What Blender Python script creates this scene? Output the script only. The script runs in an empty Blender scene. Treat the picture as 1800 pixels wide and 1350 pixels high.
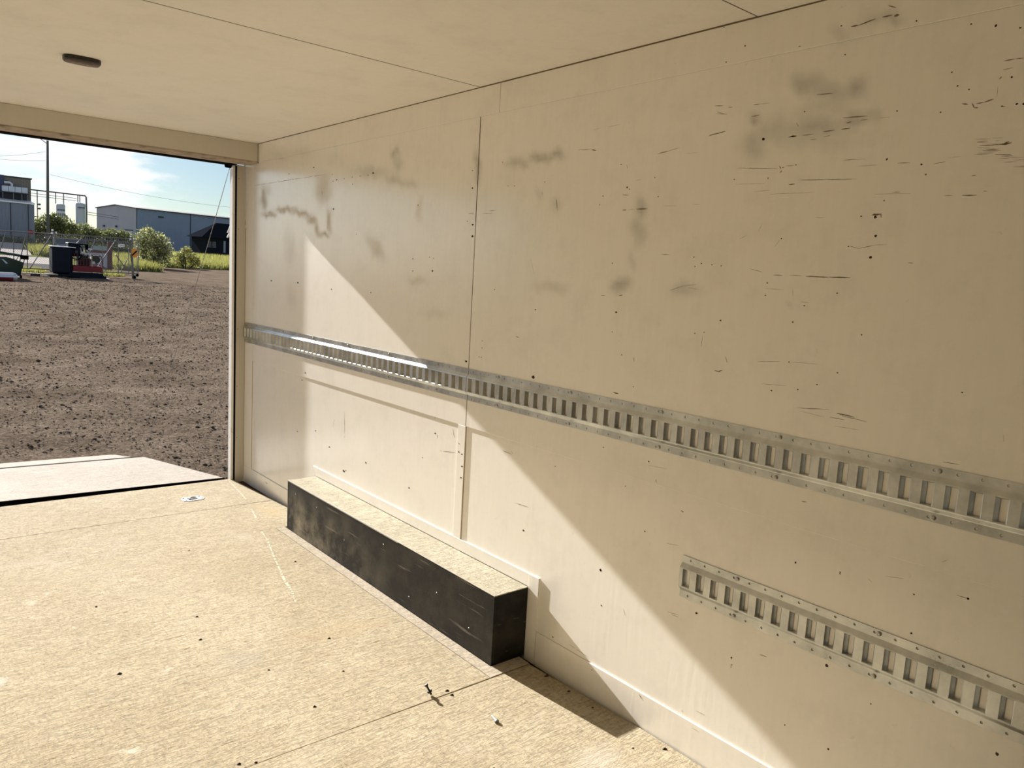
import bpy, math, random
import numpy as np
from mathutils import Matrix, Vector, Quaternion
random.seed(4); rng=np.random.default_rng(4)
S=bpy.context.scene; COL=S.collection
# ---------------------------------------------------------------- tuning
EXPO=1.45
SUNE=5.4
SKYS=.0275
SKYT=(.80,.96,1.12)
CLB=.40
CLX,CLY=1.3,0.0
COATW=1.0
FL0,FL1=(.355,.296,.196),(.43,.37,.262)
GRAV0=(.105,.081,.061); GRAV1=(.165,.131,.101)
# ---------------------------------------------------------------- camera
FPX=1344.4874
cam_d=bpy.data.cameras.new('camera'); cam=bpy.data.objects.new('camera',cam_d); COL.objects.link(cam)
cam_d.sensor_fit='HORIZONTAL'; cam_d.sensor_width=36; cam_d.lens=FPX/1800*36; cam_d.clip_start=.02; cam_d.clip_end=2000
yaw,pit,rol=math.radians(40.16656216),math.radians(7.73919581),math.radians(3.26153876)
fw=Vector((math.sin(yaw)*math.cos(pit),math.cos(yaw)*math.cos(pit),-math.sin(pit)))
rt=Vector((math.cos(yaw),-math.sin(yaw),0)); up=rt.cross(fw)
r_=math.cos(rol)*rt+math.sin(rol)*up; u_=-math.sin(rol)*rt+math.cos(rol)*up
m=Matrix((r_,u_,-fw)).transposed().to_4x4(); m.translation=Vector((-1.84510976,-4.88402944,1.40049062))
cam.matrix_world=m; S.camera=cam
# ---------------------------------------------------------------- world, sun, exposure
S.view_settings.view_transform='Standard'; S.view_settings.look='None'; S.view_settings.gamma=1; S.view_settings.use_curve_mapping=False
S.view_settings.exposure=EXPO
S.cycles.max_bounces=24; S.cycles.diffuse_bounces=18; S.cycles.glossy_bounces=6
SUN_TRAVEL=Vector((.092,-1,-.466)).normalized()
w=bpy.data.worlds.new('sky'); S.world=w; w.use_nodes=True
nt=w.node_tree; nt.nodes.clear(); N=nt.nodes.new; L=nt.links.new
out=N('ShaderNodeOutputWorld'); bg=N('ShaderNodeBackground'); L(bg.outputs[0],out.inputs[0]); bg.inputs[1].default_value=1
sky=N('ShaderNodeTexSky'); sky.sky_type='NISHITA'; sky.sun_disc=False; sky.sun_elevation=math.radians(25); sky.sun_rotation=math.radians(-5)
sky.altitude=100; sky.air_density=1.0; sky.dust_density=.6; sky.ozone_density=1.5
tc=N('ShaderNodeTexCoord')
sc=N('ShaderNodeVectorMath'); sc.operation='SCALE'; sc.inputs['Scale'].default_value=SKYS; tn=N('ShaderNodeVectorMath'); tn.operation='MULTIPLY'; tn.inputs[1].default_value=SKYT; L(sky.outputs[0],tn.inputs[0]); L(tn.outputs[0],sc.inputs[0])
# clouds: flat-based bands low over the horizon, spread the same way all round the sky
mp=N('ShaderNodeMapping'); mp.inputs['Scale'].default_value=(1,1,3.4); mp.inputs['Location'].default_value=(CLX,CLY,.2); L(tc.outputs['Generated'],mp.inputs[0])
nz=N('ShaderNodeTexNoise'); nz.inputs['Scale'].default_value=4.2; nz.inputs['Detail'].default_value=7; nz.inputs['Roughness'].default_value=.56; L(mp.outputs[0],nz.inputs['Vector'])
rp=N('ShaderNodeMapRange'); rp.interpolation_type='SMOOTHSTEP'; rp.inputs[1].default_value=.52; rp.inputs[2].default_value=.61; L(nz.outputs[0],rp.inputs[0])
mu=N('ShaderNodeMath'); mu.operation='MULTIPLY'; mu.inputs[1].default_value=.85; L(rp.outputs[0],mu.inputs[0])
mx=N('ShaderNodeMix'); mx.data_type='RGBA'; L(mu.outputs[0],mx.inputs['Factor']); L(sc.outputs[0],mx.inputs['A']); mx.inputs['B'].default_value=(CLB,CLB*1.0,CLB*1.01,1)
L(mx.outputs['Result'],bg.inputs[0])
sd=bpy.data.lights.new('sun','SUN'); sd.energy=SUNE; sd.angle=math.radians(.6); sd.color=(1,.955,.90)
so=bpy.data.objects.new('sun',sd); COL.objects.link(so); so.rotation_euler=SUN_TRAVEL.to_track_quat('-Z','Y').to_euler(); so.location=(-3,30,14)
# wall wear, measured on the wall plane: (y, z, size) ...
DOTS= [(-0.96, 1.934, 0.015, 0.007), (-1.229, 1.854, 0.016, 0.007), (-1.308, 1.854, 0.009, 0.004), (-1.392, 1.857, 0.009, 0.004), (-1.399, 1.822, 0.012, 0.005), (-1.471, 1.856, 0.009, 0.004), (-1.549, 1.855, 0.008, 0.004), (-1.597, 1.862, 0.016, 0.008), (-1.188, 1.849, 0.01, 0.004), (-1.177, 1.884, 0.009, 0.004), (-1.199, 1.709, 0.019, 0.008), (-1.998, 1.699, 0.009, 0.005), (-1.972, 1.468, 0.009, 0.005), (-2.104, 1.477, 0.009, 0.004), (-2.133, 1.472, 0.007, 0.003), (-1.975, 1.415, 0.009, 0.005), (-2.131, 1.419, 0.013, 0.008), (-1.61, 1.302, 0.011, 0.005), (-0.415, 1.314, 0.021, 0.009), (-0.787, 1.317, 0.023, 0.01), (-1.198, 1.299, 0.016, 0.007), (-1.451, 1.58, 0.009, 0.004), (-0.647, 1.921, 0.012, 0.005), (-2.401, 1.608, 0.015, 0.008), (-2.403, 1.563, 0.017, 0.01), (-2.365, 1.622, 0.006, 0.004), (-2.388, 1.751, 0.011, 0.007), (-2.383, 1.818, 0.008, 0.004), (-2.402, 1.063, 0.015, 0.009), (-2.816, 1.054, 0.018, 0.012), (-2.805, 1.299, 0.008, 0.005), (-2.563, 1.36, 0.007, 0.004), (-2.502, 1.156, 0.005, 0.003), (-2.503, 1.128, 0.005, 0.004), (-2.486, 1.09, 0.006, 0.003), (-2.5, 1.091, 0.006, 0.003), (-2.61, 1.747, 0.005, 0.004), (-2.648, 1.745, 0.005, 0.003), (-2.814, 1.749, 0.004, 0.003), (-2.57, 1.836, 0.005, 0.003), (-3.598, 1.709, 0.004, 0.003), (-3.677, 1.81, 0.007, 0.006), (-3.172, 1.782, 0.005, 0.003), (-3.205, 1.709, 0.007, 0.005), (-3.215, 1.703, 0.003, 0.003), (-3.314, 1.733, 0.004, 0.002), (-3.333, 1.675, 0.003, 0.002), (-3.485, 1.496, 0.005, 0.004), (-3.492, 1.469, 0.004, 0.003), (-3.513, 1.478, 0.005, 0.004), (-3.55, 1.475, 0.003, 0.002), (-3.581, 1.473, 0.003, 0.002), (-3.76, 1.548, 0.003, 0.003), (-3.198, 1.316, 0.009, 0.006), (-3.596, 1.32, 0.006, 0.005), (-3.818, 1.333, 0.005, 0.005), (-4.002, 1.316, 0.004, 0.004), (-4.002, 1.502, 0.008, 0.007), (-4.008, 1.553, 0.007, 0.007), (-4.002, 1.597, 0.008, 0.007), (-3.944, 1.528, 0.003, 0.003), (-3.845, 1.377, 0.003, 0.003), (-3.732, 1.431, 0.005, 0.003), (-3.73, 1.398, 0.003, 0.003), (-3.929, 1.413, 0.004, 0.004), (-3.512, 1.276, 0.004, 0.004), (-3.544, 1.282, 0.004, 0.003), (-3.236, 1.182, 0.005, 0.004), (-3.78, 1.735, 0.004, 0.003), (-3.703, 1.706, 0.003, 0.002), (-3.166, 1.472, 0.004, 0.002), (-3.187, 1.252, 0.003, 0.002), (-3.091, 1.66, 0.005, 0.004), (-3.103, 1.687, 0.005, 0.004), (-4.013, 1.73, 0.005, 0.006), (-4.093, 1.712, 0.005, 0.005), (-4.105, 1.689, 0.002, 0.003), (-4.133, 1.906, 0.003, 0.003), (-4.149, 1.875, 0.003, 0.003), (-4.173, 1.864, 0.003, 0.003), (-4.253, 1.877, 0.002, 0.002), (-4.269, 1.821, 0.006, 0.005), (-4.282, 1.819, 0.005, 0.006), (-4.242, 1.82, 0.003, 0.003), (-3.789, 1.866, 0.004, 0.003), (-4.023, 1.838, 0.003, 0.002), (-4.12, 1.823, 0.002, 0.003), (-3.677, 1.809, 0.009, 0.008), (-4.018, 1.635, 0.002, 0.002), (-3.967, 1.6, 0.003, 0.002), (-3.819, 1.228, 0.004, 0.004), (-3.777, 1.146, 0.006, 0.005), (-4.241, 1.21, 0.003, 0.004), (-3.852, 1.16, 0.003, 0.003), (-3.953, 1.217, 0.003, 0.002), (-3.903, 1.18, 0.003, 0.003), (-3.294, 1.087, 0.005, 0.003), (-3.381, 0.863, 0.006, 0.005), (-3.186, 0.868, 0.005, 0.004), (-3.523, 0.739, 0.005, 0.003), (-3.896, 0.703, 0.004, 0.004), (-3.21, 0.451, 0.01, 0.008), (-3.226, 0.33, 0.006, 0.005), (-4.309, 0.755, 0.004, 0.005), (-4.196, 0.724, 0.002, 0.003), (-3.736, 0.366, 0.005, 0.004), (-4.201, 0.629, 0.004, 0.004), (-4.017, 0.717, 0.004, 0.004), (-4.142, 0.535, 0.006, 0.007), (-3.604, 0.449, 0.01, 0.009), (-4.011, 0.464, 0.009, 0.009), (-0.906, 0.822, 0.018, 0.008), (-1.213, 0.462, 0.02, 0.009), (-1.381, 0.368, 0.025, 0.012), (-1.403, 0.376, 0.012, 0.006), (-1.609, 0.462, 0.014, 0.007), (-2.009, 0.435, 0.012, 0.007), (-2.198, 0.725, 0.013, 0.007), (-2.108, 0.598, 0.009, 0.005), (-1.042, 0.518, 0.017, 0.008), (-0.808, 0.469, 0.016, 0.006), (-2.38, 0.717, 0.008, 0.005), (-2.382, 0.682, 0.011, 0.008), (-2.404, 0.677, 0.012, 0.007), (-2.408, 0.627, 0.012, 0.007), (-2.405, 0.579, 0.012, 0.007), (-0.859, 0.775, 0.014, 0.006), (-3.865, 2.057, 0.005, 0.004), (-3.538, 2.029, 0.005, 0.004), (-3.521, 2.124, 0.004, 0.004), (-3.881, 1.988, 0.003, 0.003), (-4.044, 2.031, 0.004, 0.004), (-4.209, 1.988, 0.005, 0.006), (-4.16, 2.001, 0.003, 0.003), (-4.256, 1.974, 0.005, 0.004), (-3.595, 2.061, 0.006, 0.004), (-2.008, 0.436, 0.012, 0.006), (-2.809, 0.47, 0.011, 0.007), (-3.211, 0.449, 0.011, 0.009), (-3.226, 0.331, 0.007, 0.005), (-3.21, 0.093, 0.005, 0.004), (-2.958, 0.751, 0.006, 0.004), (-3.385, 0.637, 0.006, 0.005), (-3.004, 0.126, 0.008, 0.005), (-3.291, 0.761, 0.004, 0.003), (-1.607, 0.464, 0.014, 0.007), (-3.896, 0.703, 0.005, 0.006), (-4.308, 0.755, 0.004, 0.005), (-3.735, 0.365, 0.005, 0.004), (-4.131, 0.417, 0.004, 0.004), (-3.917, 0.251, 0.004, 0.004), (-4.041, 0.248, 0.006, 0.006), (-4.407, 0.434, 0.007, 0.009), (-4.017, 0.713, 0.003, 0.003), (-4.202, 0.63, 0.003, 0.004), (-3.518, 0.74, 0.004, 0.003), (-3.739, 0.345, 0.003, 0.003)]
DASH= [(-2.369, 1.652, -2.403, 1.652, 0.004), (-2.463, 1.649, -2.526, 1.65, 0.002), (-2.504, 1.658, -2.537, 1.659, 0.002), (-1.064, 1.808, -1.069, 1.786, 0.004), (-1.133, 1.622, -1.137, 1.604, 0.003), (-2.766, 1.474, -2.789, 1.425, 0.001), (-2.704, 1.193, -2.724, 1.189, 0.004), (-2.803, 1.717, -2.806, 1.705, 0.002), (-0.482, 2.017, -0.578, 2.012, 0.002), (-2.399, 1.658, -2.4, 1.645, 0.002), (-2.973, 1.845, -3.036, 1.839, 0.002), (-3.036, 1.839, -3.057, 1.836, 0.005), (-3.187, 1.687, -3.214, 1.685, 0.004), (-3.192, 1.639, -3.21, 1.639, 0.004), (-3.214, 1.639, -3.245, 1.641, 0.001), (-3.25, 1.641, -3.295, 1.64, 0.004), (-3.319, 1.802, -3.362, 1.807, 0.003), (-3.362, 1.807, -3.4, 1.813, 0.002), (-3.423, 1.793, -3.467, 1.793, 0.001), (-3.501, 1.837, -3.554, 1.842, 0.003), (-3.634, 1.872, -3.658, 1.874, 0.004), (-3.755, 1.807, -3.773, 1.807, 0.006), (-3.733, 1.736, -3.739, 1.727, 0.003), (-3.742, 1.73, -3.747, 1.732, 0.003), (-3.738, 1.718, -3.741, 1.723, 0.004), (-3.751, 1.734, -3.776, 1.734, 0.002), (-3.766, 1.686, -3.783, 1.687, 0.003), (-3.6, 1.738, -3.728, 1.729, 0.001), (-3.791, 1.696, -3.947, 1.689, 0.001), (-3.604, 1.696, -3.693, 1.693, 0.001), (-3.666, 1.673, -3.712, 1.675, 0.001), (-3.713, 1.664, -3.842, 1.663, 0.001), (-3.675, 1.467, -3.714, 1.459, 0.002), (-3.748, 1.453, -3.774, 1.452, 0.003), (-3.795, 1.453, -3.83, 1.453, 0.002), (-3.841, 1.452, -3.902, 1.452, 0.004), (-3.902, 1.452, -3.958, 1.452, 0.004), (-3.947, 1.529, -3.971, 1.523, 0.002), (-3.971, 1.523, -4.007, 1.531, 0.002), (-4.007, 1.531, -4.038, 1.533, 0.001), (-3.409, 1.396, -3.453, 1.411, 0.002), (-3.453, 1.411, -3.504, 1.418, 0.001), (-3.475, 1.407, -3.512, 1.403, 0.001), (-3.205, 1.37, -3.221, 1.372, 0.004), (-3.126, 1.366, -3.143, 1.367, 0.002), (-3.538, 1.239, -3.541, 1.275, 0.002), (-3.623, 1.221, -3.631, 1.204, 0.002), (-3.287, 1.18, -3.29, 1.166, 0.002), (-3.993, 1.602, -4.016, 1.604, 0.005), (-4.014, 1.604, -4.016, 1.595, 0.003), (-3.724, 1.416, -3.783, 1.415, 0.001), (-3.833, 1.386, -3.859, 1.386, 0.001), (-3.807, 1.423, -3.811, 1.398, 0.001), (-3.236, 1.728, -3.263, 1.73, 0.001), (-3.462, 1.647, -3.49, 1.646, 0.001), (-3.358, 1.646, -3.407, 1.645, 0.001), (-3.039, 1.902, -3.073, 1.905, 0.001), (-3.106, 1.904, -3.159, 1.907, 0.001), (-3.905, 1.736, -3.964, 1.735, 0.001), (-2.881, 1.687, -2.891, 1.648, 0.002), (-3.196, 1.78, -3.2, 1.767, 0.002), (-2.881, 1.684, -2.884, 1.654, 0.002), (-3.52, 1.894, -3.555, 1.888, 0.002), (-3.849, 1.6, -3.872, 1.599, 0.001), (-3.656, 1.558, -3.633, 1.547, 0.001), (-3.699, 1.587, -3.69, 1.567, 0.001), (-3.743, 1.527, -3.76, 1.549, 0.001), (-3.362, 1.502, -3.394, 1.502, 0.002), (-4.15, 1.64, -4.168, 1.64, 0.002), (-4.187, 1.639, -4.217, 1.638, 0.003), (-4.235, 1.912, -4.254, 1.913, 0.003), (-4.254, 1.913, -4.271, 1.912, 0.002), (-4.235, 1.894, -4.253, 1.896, 0.002), (-4.229, 1.862, -4.23, 1.841, 0.001), (-4.23, 1.876, -4.234, 1.881, 0.003), (-4.163, 1.835, -4.175, 1.833, 0.004), (-4.183, 1.834, -4.188, 1.823, 0.004), (-4.189, 1.824, -4.196, 1.823, 0.005), (-4.191, 1.832, -4.207, 1.833, 0.003), (-4.207, 1.833, -4.224, 1.837, 0.004), (-4.239, 1.82, -4.249, 1.819, 0.003), (-3.906, 1.736, -3.935, 1.737, 0.001), (-3.941, 1.719, -3.993, 1.719, 0.001), (-4.039, 1.719, -4.068, 1.718, 0.002), (-4.119, 1.711, -4.143, 1.714, 0.002), (-4.149, 1.722, -4.174, 1.723, 0.001), (-4.201, 1.68, -4.21, 1.681, 0.002), (-4.035, 1.653, -4.054, 1.653, 0.002), (-3.993, 1.651, -4.077, 1.648, 0.001), (-3.798, 1.695, -3.945, 1.689, 0.002), (-3.637, 1.902, -3.657, 1.902, 0.003), (-3.657, 1.902, -3.684, 1.901, 0.001), (-3.752, 1.807, -3.773, 1.808, 0.005), (-3.789, 1.807, -3.821, 1.807, 0.002), (-3.846, 1.81, -3.876, 1.811, 0.003), (-3.893, 1.811, -3.914, 1.811, 0.004), (-3.894, 1.838, -3.955, 1.835, 0.003), (-3.904, 1.825, -3.916, 1.826, 0.004), (-3.94, 1.827, -3.956, 1.827, 0.002), (-3.984, 1.827, -4.007, 1.826, 0.001), (-3.813, 1.794, -3.831, 1.794, 0.002), (-3.848, 1.798, -3.865, 1.799, 0.002), (-3.818, 1.903, -3.861, 1.901, 0.003), (-3.769, 1.841, -3.777, 1.83, 0.002), (-3.556, 1.907, -3.571, 1.905, 0.002), (-4.091, 1.491, -4.102, 1.491, 0.002), (-4.228, 1.646, -4.236, 1.646, 0.002), (-3.607, 1.74, -3.728, 1.73, 0.001), (-3.995, 1.603, -4.003, 1.604, 0.004), (-4.232, 1.756, -4.253, 1.755, 0.001), (-4.198, 1.757, -4.229, 1.755, 0.001), (-4.238, 1.75, -4.248, 1.75, 0.001), (-4.203, 1.752, -4.224, 1.751, 0.001), (-4.203, 1.75, -4.224, 1.749, 0.002), (-4.223, 1.745, -4.255, 1.742, 0.001), (-4.231, 1.742, -4.254, 1.741, 0.002), (-4.209, 1.743, -4.237, 1.741, 0.002), (-4.204, 1.739, -4.218, 1.738, 0.001), (-4.216, 1.737, -4.23, 1.736, 0.001), (-4.222, 1.734, -4.247, 1.732, 0.002), (-4.216, 1.732, -4.252, 1.729, 0.001), (-4.218, 1.729, -4.246, 1.728, 0.001), (-4.207, 1.727, -4.237, 1.725, 0.002), (-4.2, 1.725, -4.229, 1.723, 0.001), (-4.242, 1.721, -4.272, 1.719, 0.002), (-4.254, 1.717, -4.275, 1.716, 0.002), (-4.264, 1.713, -4.3, 1.711, 0.001), (-4.251, 1.712, -4.27, 1.711, 0.001), (-4.277, 1.707, -4.3, 1.706, 0.001), (-4.29, 1.704, -4.32, 1.702, 0.001), (-4.259, 1.704, -4.285, 1.703, 0.001), (-4.298, 1.7, -4.307, 1.699, 0.001), (-4.299, 1.696, -4.332, 1.695, 0.001), (-4.292, 1.694, -4.306, 1.693, 0.001), (-4.28, 1.693, -4.311, 1.691, 0.002), (-4.247, 1.741, -4.27, 1.743, 0.006), (-4.255, 1.742, -4.265, 1.746, 0.005), (-3.854, 1.112, -3.943, 1.122, 0.002), (-3.963, 1.116, -4.009, 1.114, 0.004), (-3.977, 1.112, -4.041, 1.108, 0.002), (-3.945, 1.103, -3.984, 1.103, 0.002), (-3.862, 1.105, -3.932, 1.101, 0.001), (-3.961, 1.083, -4.025, 1.085, 0.001), (-4.221, 1.048, -4.255, 1.05, 0.002), (-4.332, 1.133, -4.335, 1.117, 0.001), (-3.603, 1.176, -3.618, 1.18, 0.004), (-3.591, 1.177, -3.612, 1.175, 0.003), (-3.622, 1.219, -3.632, 1.206, 0.001), (-3.714, 1.217, -3.818, 1.229, 0.001), (-3.818, 1.229, -3.899, 1.232, 0.001), (-3.378, 0.851, -3.455, 0.856, 0.001), (-3.415, 0.815, -3.417, 0.802, 0.003), (-3.896, 0.871, -3.91, 0.872, 0.003), (-4.247, 0.821, -4.259, 0.83, 0.001), (-4.285, 0.755, -4.311, 0.755, 0.002), (-3.5, 0.413, -3.541, 0.418, 0.002), (-3.821, 0.412, -3.84, 0.415, 0.002), (-3.744, 1.16, -3.819, 1.165, 0.001), (-3.285, 1.182, -3.288, 1.167, 0.001), (-4.087, 0.725, -4.097, 0.719, 0.001), (-4.128, 0.745, -4.168, 0.753, 0.001), (-3.211, 1.055, -3.233, 1.055, 0.008), (-3.473, 0.625, -3.518, 0.632, 0.002), (-3.89, 2.051, -3.909, 2.05, 0.005), (-3.909, 2.05, -3.948, 2.055, 0.004), (-3.964, 2.056, -3.987, 2.056, 0.004), (-3.992, 2.052, -4.003, 2.052, 0.009), (-3.975, 2.079, -3.994, 2.07, 0.003), (-3.513, 1.916, -3.539, 1.913, 0.003), (-3.518, 1.899, -3.545, 1.891, 0.002), (-3.499, 1.835, -3.554, 1.844, 0.002), (-3.754, 2.029, -3.762, 2.029, 0.004), (-2.71, 0.756, -2.725, 0.746, 0.002), (-2.749, 0.562, -2.831, 0.566, 0.002), (-2.661, 0.746, -2.718, 0.744, 0.003), (-3.322, 0.356, -3.334, 0.336, 0.002), (-3.087, 0.134, -3.182, 0.126, 0.002), (-2.182, 0.24, -2.194, 0.211, 0.002), (-3.515, 0.41, -3.543, 0.412, 0.002), (-3.825, 0.414, -3.843, 0.414, 0.003), (-3.734, 0.369, -3.737, 0.361, 0.004), (-3.735, 0.342, -3.738, 0.335, 0.003), (-3.582, 0.128, -3.591, 0.126, 0.002), (-3.635, 0.152, -3.667, 0.154, 0.002), (-3.628, 0.096, -3.659, 0.097, 0.001), (-3.421, 0.105, -3.432, 0.094, 0.004), (-2.188, 0.805, -2.195, 0.786, 0.003), (-2.24, 0.658, -2.351, 0.672, 0.003), (-2.327, 0.771, -2.34, 0.735, 0.004), (-2.212, 0.723, -2.219, 0.707, 0.004), (-1.369, 0.679, -1.382, 0.53, 0.003), (-1.262, 0.621, -1.247, 0.577, 0.003), (-1.062, 0.3, -1.072, 0.272, 0.006), (-0.368, 0.066, -0.404, 0.061, 0.007)]
SMUDGE= [(-3.787, 1.937, -29.17, 4.17, 5.21, -36.46, 0.55), (-3.844, 1.907, -16.38, 1.72, 7.76, -53.45, 0.45), (-3.923, 1.901, -29.96, 3.75, 6.24, -42.45, 0.55), (-3.641, 1.868, -53.25, 5.92, 5.92, -56.21, 0.6), (-3.646, 1.799, -25.9, 3.32, 1.99, -25.9, 0.38), (-3.717, 1.826, -15.58, 1.78, 3.12, -28.93, 0.32), (-3.819, 1.823, -13.11, 3.58, -0.6, -45.29, 0.5), (-3.912, 1.828, -27.6, 6.49, -1.62, -58.44, 0.5), (-3.963, 1.834, -28.57, 8.93, 0.0, -62.5, 0.35), (-3.822, 1.795, -9.73, 1.12, 4.12, -38.94, 0.25), (-3.831, 1.869, -11.5, 3.66, -1.57, -44.96, 0.25), (-1.792, 1.937, -22.94, 2.29, 4.59, -50.46, 0.55), (-1.814, 1.883, -29.55, 1.56, 2.33, -26.44, 0.35), (-1.565, 1.87, -7.32, 0.31, 3.05, -41.79, 0.45), (-1.801, 1.816, -7.78, -5.35, 13.13, -53.48, 0.4), (-1.932, 1.79, -18.25, 1.22, 3.65, -66.91, 0.4), (-2.662, 1.825, -17.62, 4.15, 1.04, -59.07, 0.5), (-2.784, 1.833, -14.23, 3.56, -0.89, -62.28, 0.6), (-2.863, 1.835, -19.41, 2.28, 4.57, -59.36, 0.6), (-1.652, 1.511, -16.43, 20.05, -4.27, -14.79, 0.3), (-2.031, 1.373, -14.9, 0.99, -1.99, -66.53, 0.35), (-2.161, 1.24, -9.14, 0.48, -3.85, -52.43, 0.25), (-2.008, 1.688, -45.61, 3.38, 0.84, -18.58, 0.25), (-2.413, 1.831, -38.72, 3.4, 1.36, -17.66, 0.6), (-0.804, 2.022, -7.07, 0.29, 3.53, -41.81, 0.25), (-0.554, 2.015, -9.22, 0.6, 2.68, -32.43, 0.3), (-2.786, 1.709, -33.47, 2.09, 4.18, -62.76, 0.3), (-2.88, 1.661, -59.07, 4.22, 2.11, -35.86, 0.3), (-2.843, 1.385, -15.3, 1.91, -2.87, -62.14, 0.3), (-0.288, 1.798, -19.26, 0.57, 0.85, -14.73, 0.5), (-0.369, 1.704, -10.0, 0.0, 1.25, -62.5, 0.5), (-0.601, 1.725, -7.25, 1.81, 0.0, -62.5, 0.5), (-0.819, 1.697, -7.52, -3.51, 7.52, -63.16, 0.5), (-0.959, 1.656, -12.66, -21.36, 12.66, -41.14, 0.5), (-1.013, 1.611, -29.44, 1.09, 1.09, -37.08, 0.5), (-1.085, 1.58, -12.66, 1.15, 0.0, -90.91, 0.5), (-1.155, 1.648, -31.3, 1.62, 0.54, -17.27, 0.45), (-1.073, 1.817, -11.8, 0.67, 0.83, -14.13, 0.4), (-0.312, 1.846, -13.0, 0.39, 1.18, -30.34, 0.25), (-0.669, 1.496, -12.99, 0.54, 0.0, -10.42, 0.15), (-0.703, 1.236, -16.35, 0.81, -0.61, -12.32, 0.2), (-3.261, 1.645, -37.14, 2.65, 1.33, -35.81, 0.6), (-3.264, 1.572, -43.48, 4.83, 0.0, -22.22, 0.42), (-3.256, 1.479, -71.43, 7.39, 0.0, -34.48, 0.3), (-3.21, 1.403, -27.71, 2.52, -1.26, -45.34, 0.6), (-2.905, 1.383, -15.83, 0.93, -2.79, -58.66, 0.35), (-3.451, 1.399, -18.8, 1.88, -1.88, -49.81, 0.42), (-3.692, 1.395, -58.82, 5.88, 0.0, -100.0, 0.2), (-3.812, 1.376, -38.04, 5.43, -10.87, -141.3, 0.25), (-3.988, 2.054, -33.25, 7.67, 10.23, -79.28, 0.5), (-3.864, 2.041, -50.78, 3.91, 15.63, -78.13, 0.35), (-3.948, 2.054, -25.46, 9.26, 4.63, -92.59, 0.35)]
# ---------------------------------------------------------------- helpers
def NT(name):
    m=bpy.data.materials.new(name); m.use_nodes=True; t=m.node_tree; b=t.nodes['Principled BSDF']
    return m,t,b
def lin(c):
    return tuple((x/255/12.92 if x/255<=.04045 else ((x/255+.055)/1.055)**2.4) for x in c)
def col(c): return (*c,1)
def mat(name,c,rough=.6,metal=0,var=.08,vs=6,bump=0,bs=60,spec=.5,wear=None,coat=0):
    """plain procedural material: colour, large and fine noise variation, fine bump"""
    m,t,b=NT(name); N=t.nodes.new; L=t.links.new
    tc=N('ShaderNodeTexCoord'); n=N('ShaderNodeTexNoise'); n.inputs['Scale'].default_value=vs; n.inputs['Detail'].default_value=6
    L(tc.outputs['Object'],n.inputs['Vector'])
    mr=N('ShaderNodeMapRange'); mr.inputs[3].default_value=1-var*1.6; mr.inputs[4].default_value=1+var*1.6; L(n.outputs[0],mr.inputs[0])
    v=N('ShaderNodeVectorMath'); v.operation='SCALE'; v.inputs[0].default_value=c; L(mr.outputs[0],v.inputs['Scale'])
    src=v.outputs[0]
    if wear:
        n2=N('ShaderNodeTexNoise'); n2.inputs['Scale'].default_value=wear[1]; n2.inputs['Detail'].default_value=8; L(tc.outputs['Object'],n2.inputs['Vector'])
        r2=N('ShaderNodeMapRange'); r2.inputs[1].default_value=wear[2]; r2.inputs[2].default_value=wear[2]+.12; L(n2.outputs[0],r2.inputs[0])
        x=N('ShaderNodeMix'); x.data_type='RGBA'; L(r2.outputs[0],x.inputs['Factor']); L(src,x.inputs['A']); x.inputs['B'].default_value=col(wear[0]); src=x.outputs['Result']
    L(src,b.inputs['Base Color']); b.inputs['Roughness'].default_value=rough; b.inputs['Metallic'].default_value=metal
    b.inputs['Specular IOR Level'].default_value=spec
    if coat: b.inputs['Coat Weight'].default_value=coat; b.inputs['Coat Roughness'].default_value=.15
    if bump:
        n3=N('ShaderNodeTexNoise'); n3.inputs['Scale'].default_value=bs; n3.inputs['Detail'].default_value=5; L(tc.outputs['Object'],n3.inputs['Vector'])
        bp=N('ShaderNodeBump'); bp.inputs['Strength'].default_value=bump; bp.inputs['Distance'].default_value=.01; L(n3.outputs[0],bp.inputs['Height']); L(bp.outputs[0],b.inputs['Normal'])
    return m
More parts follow.
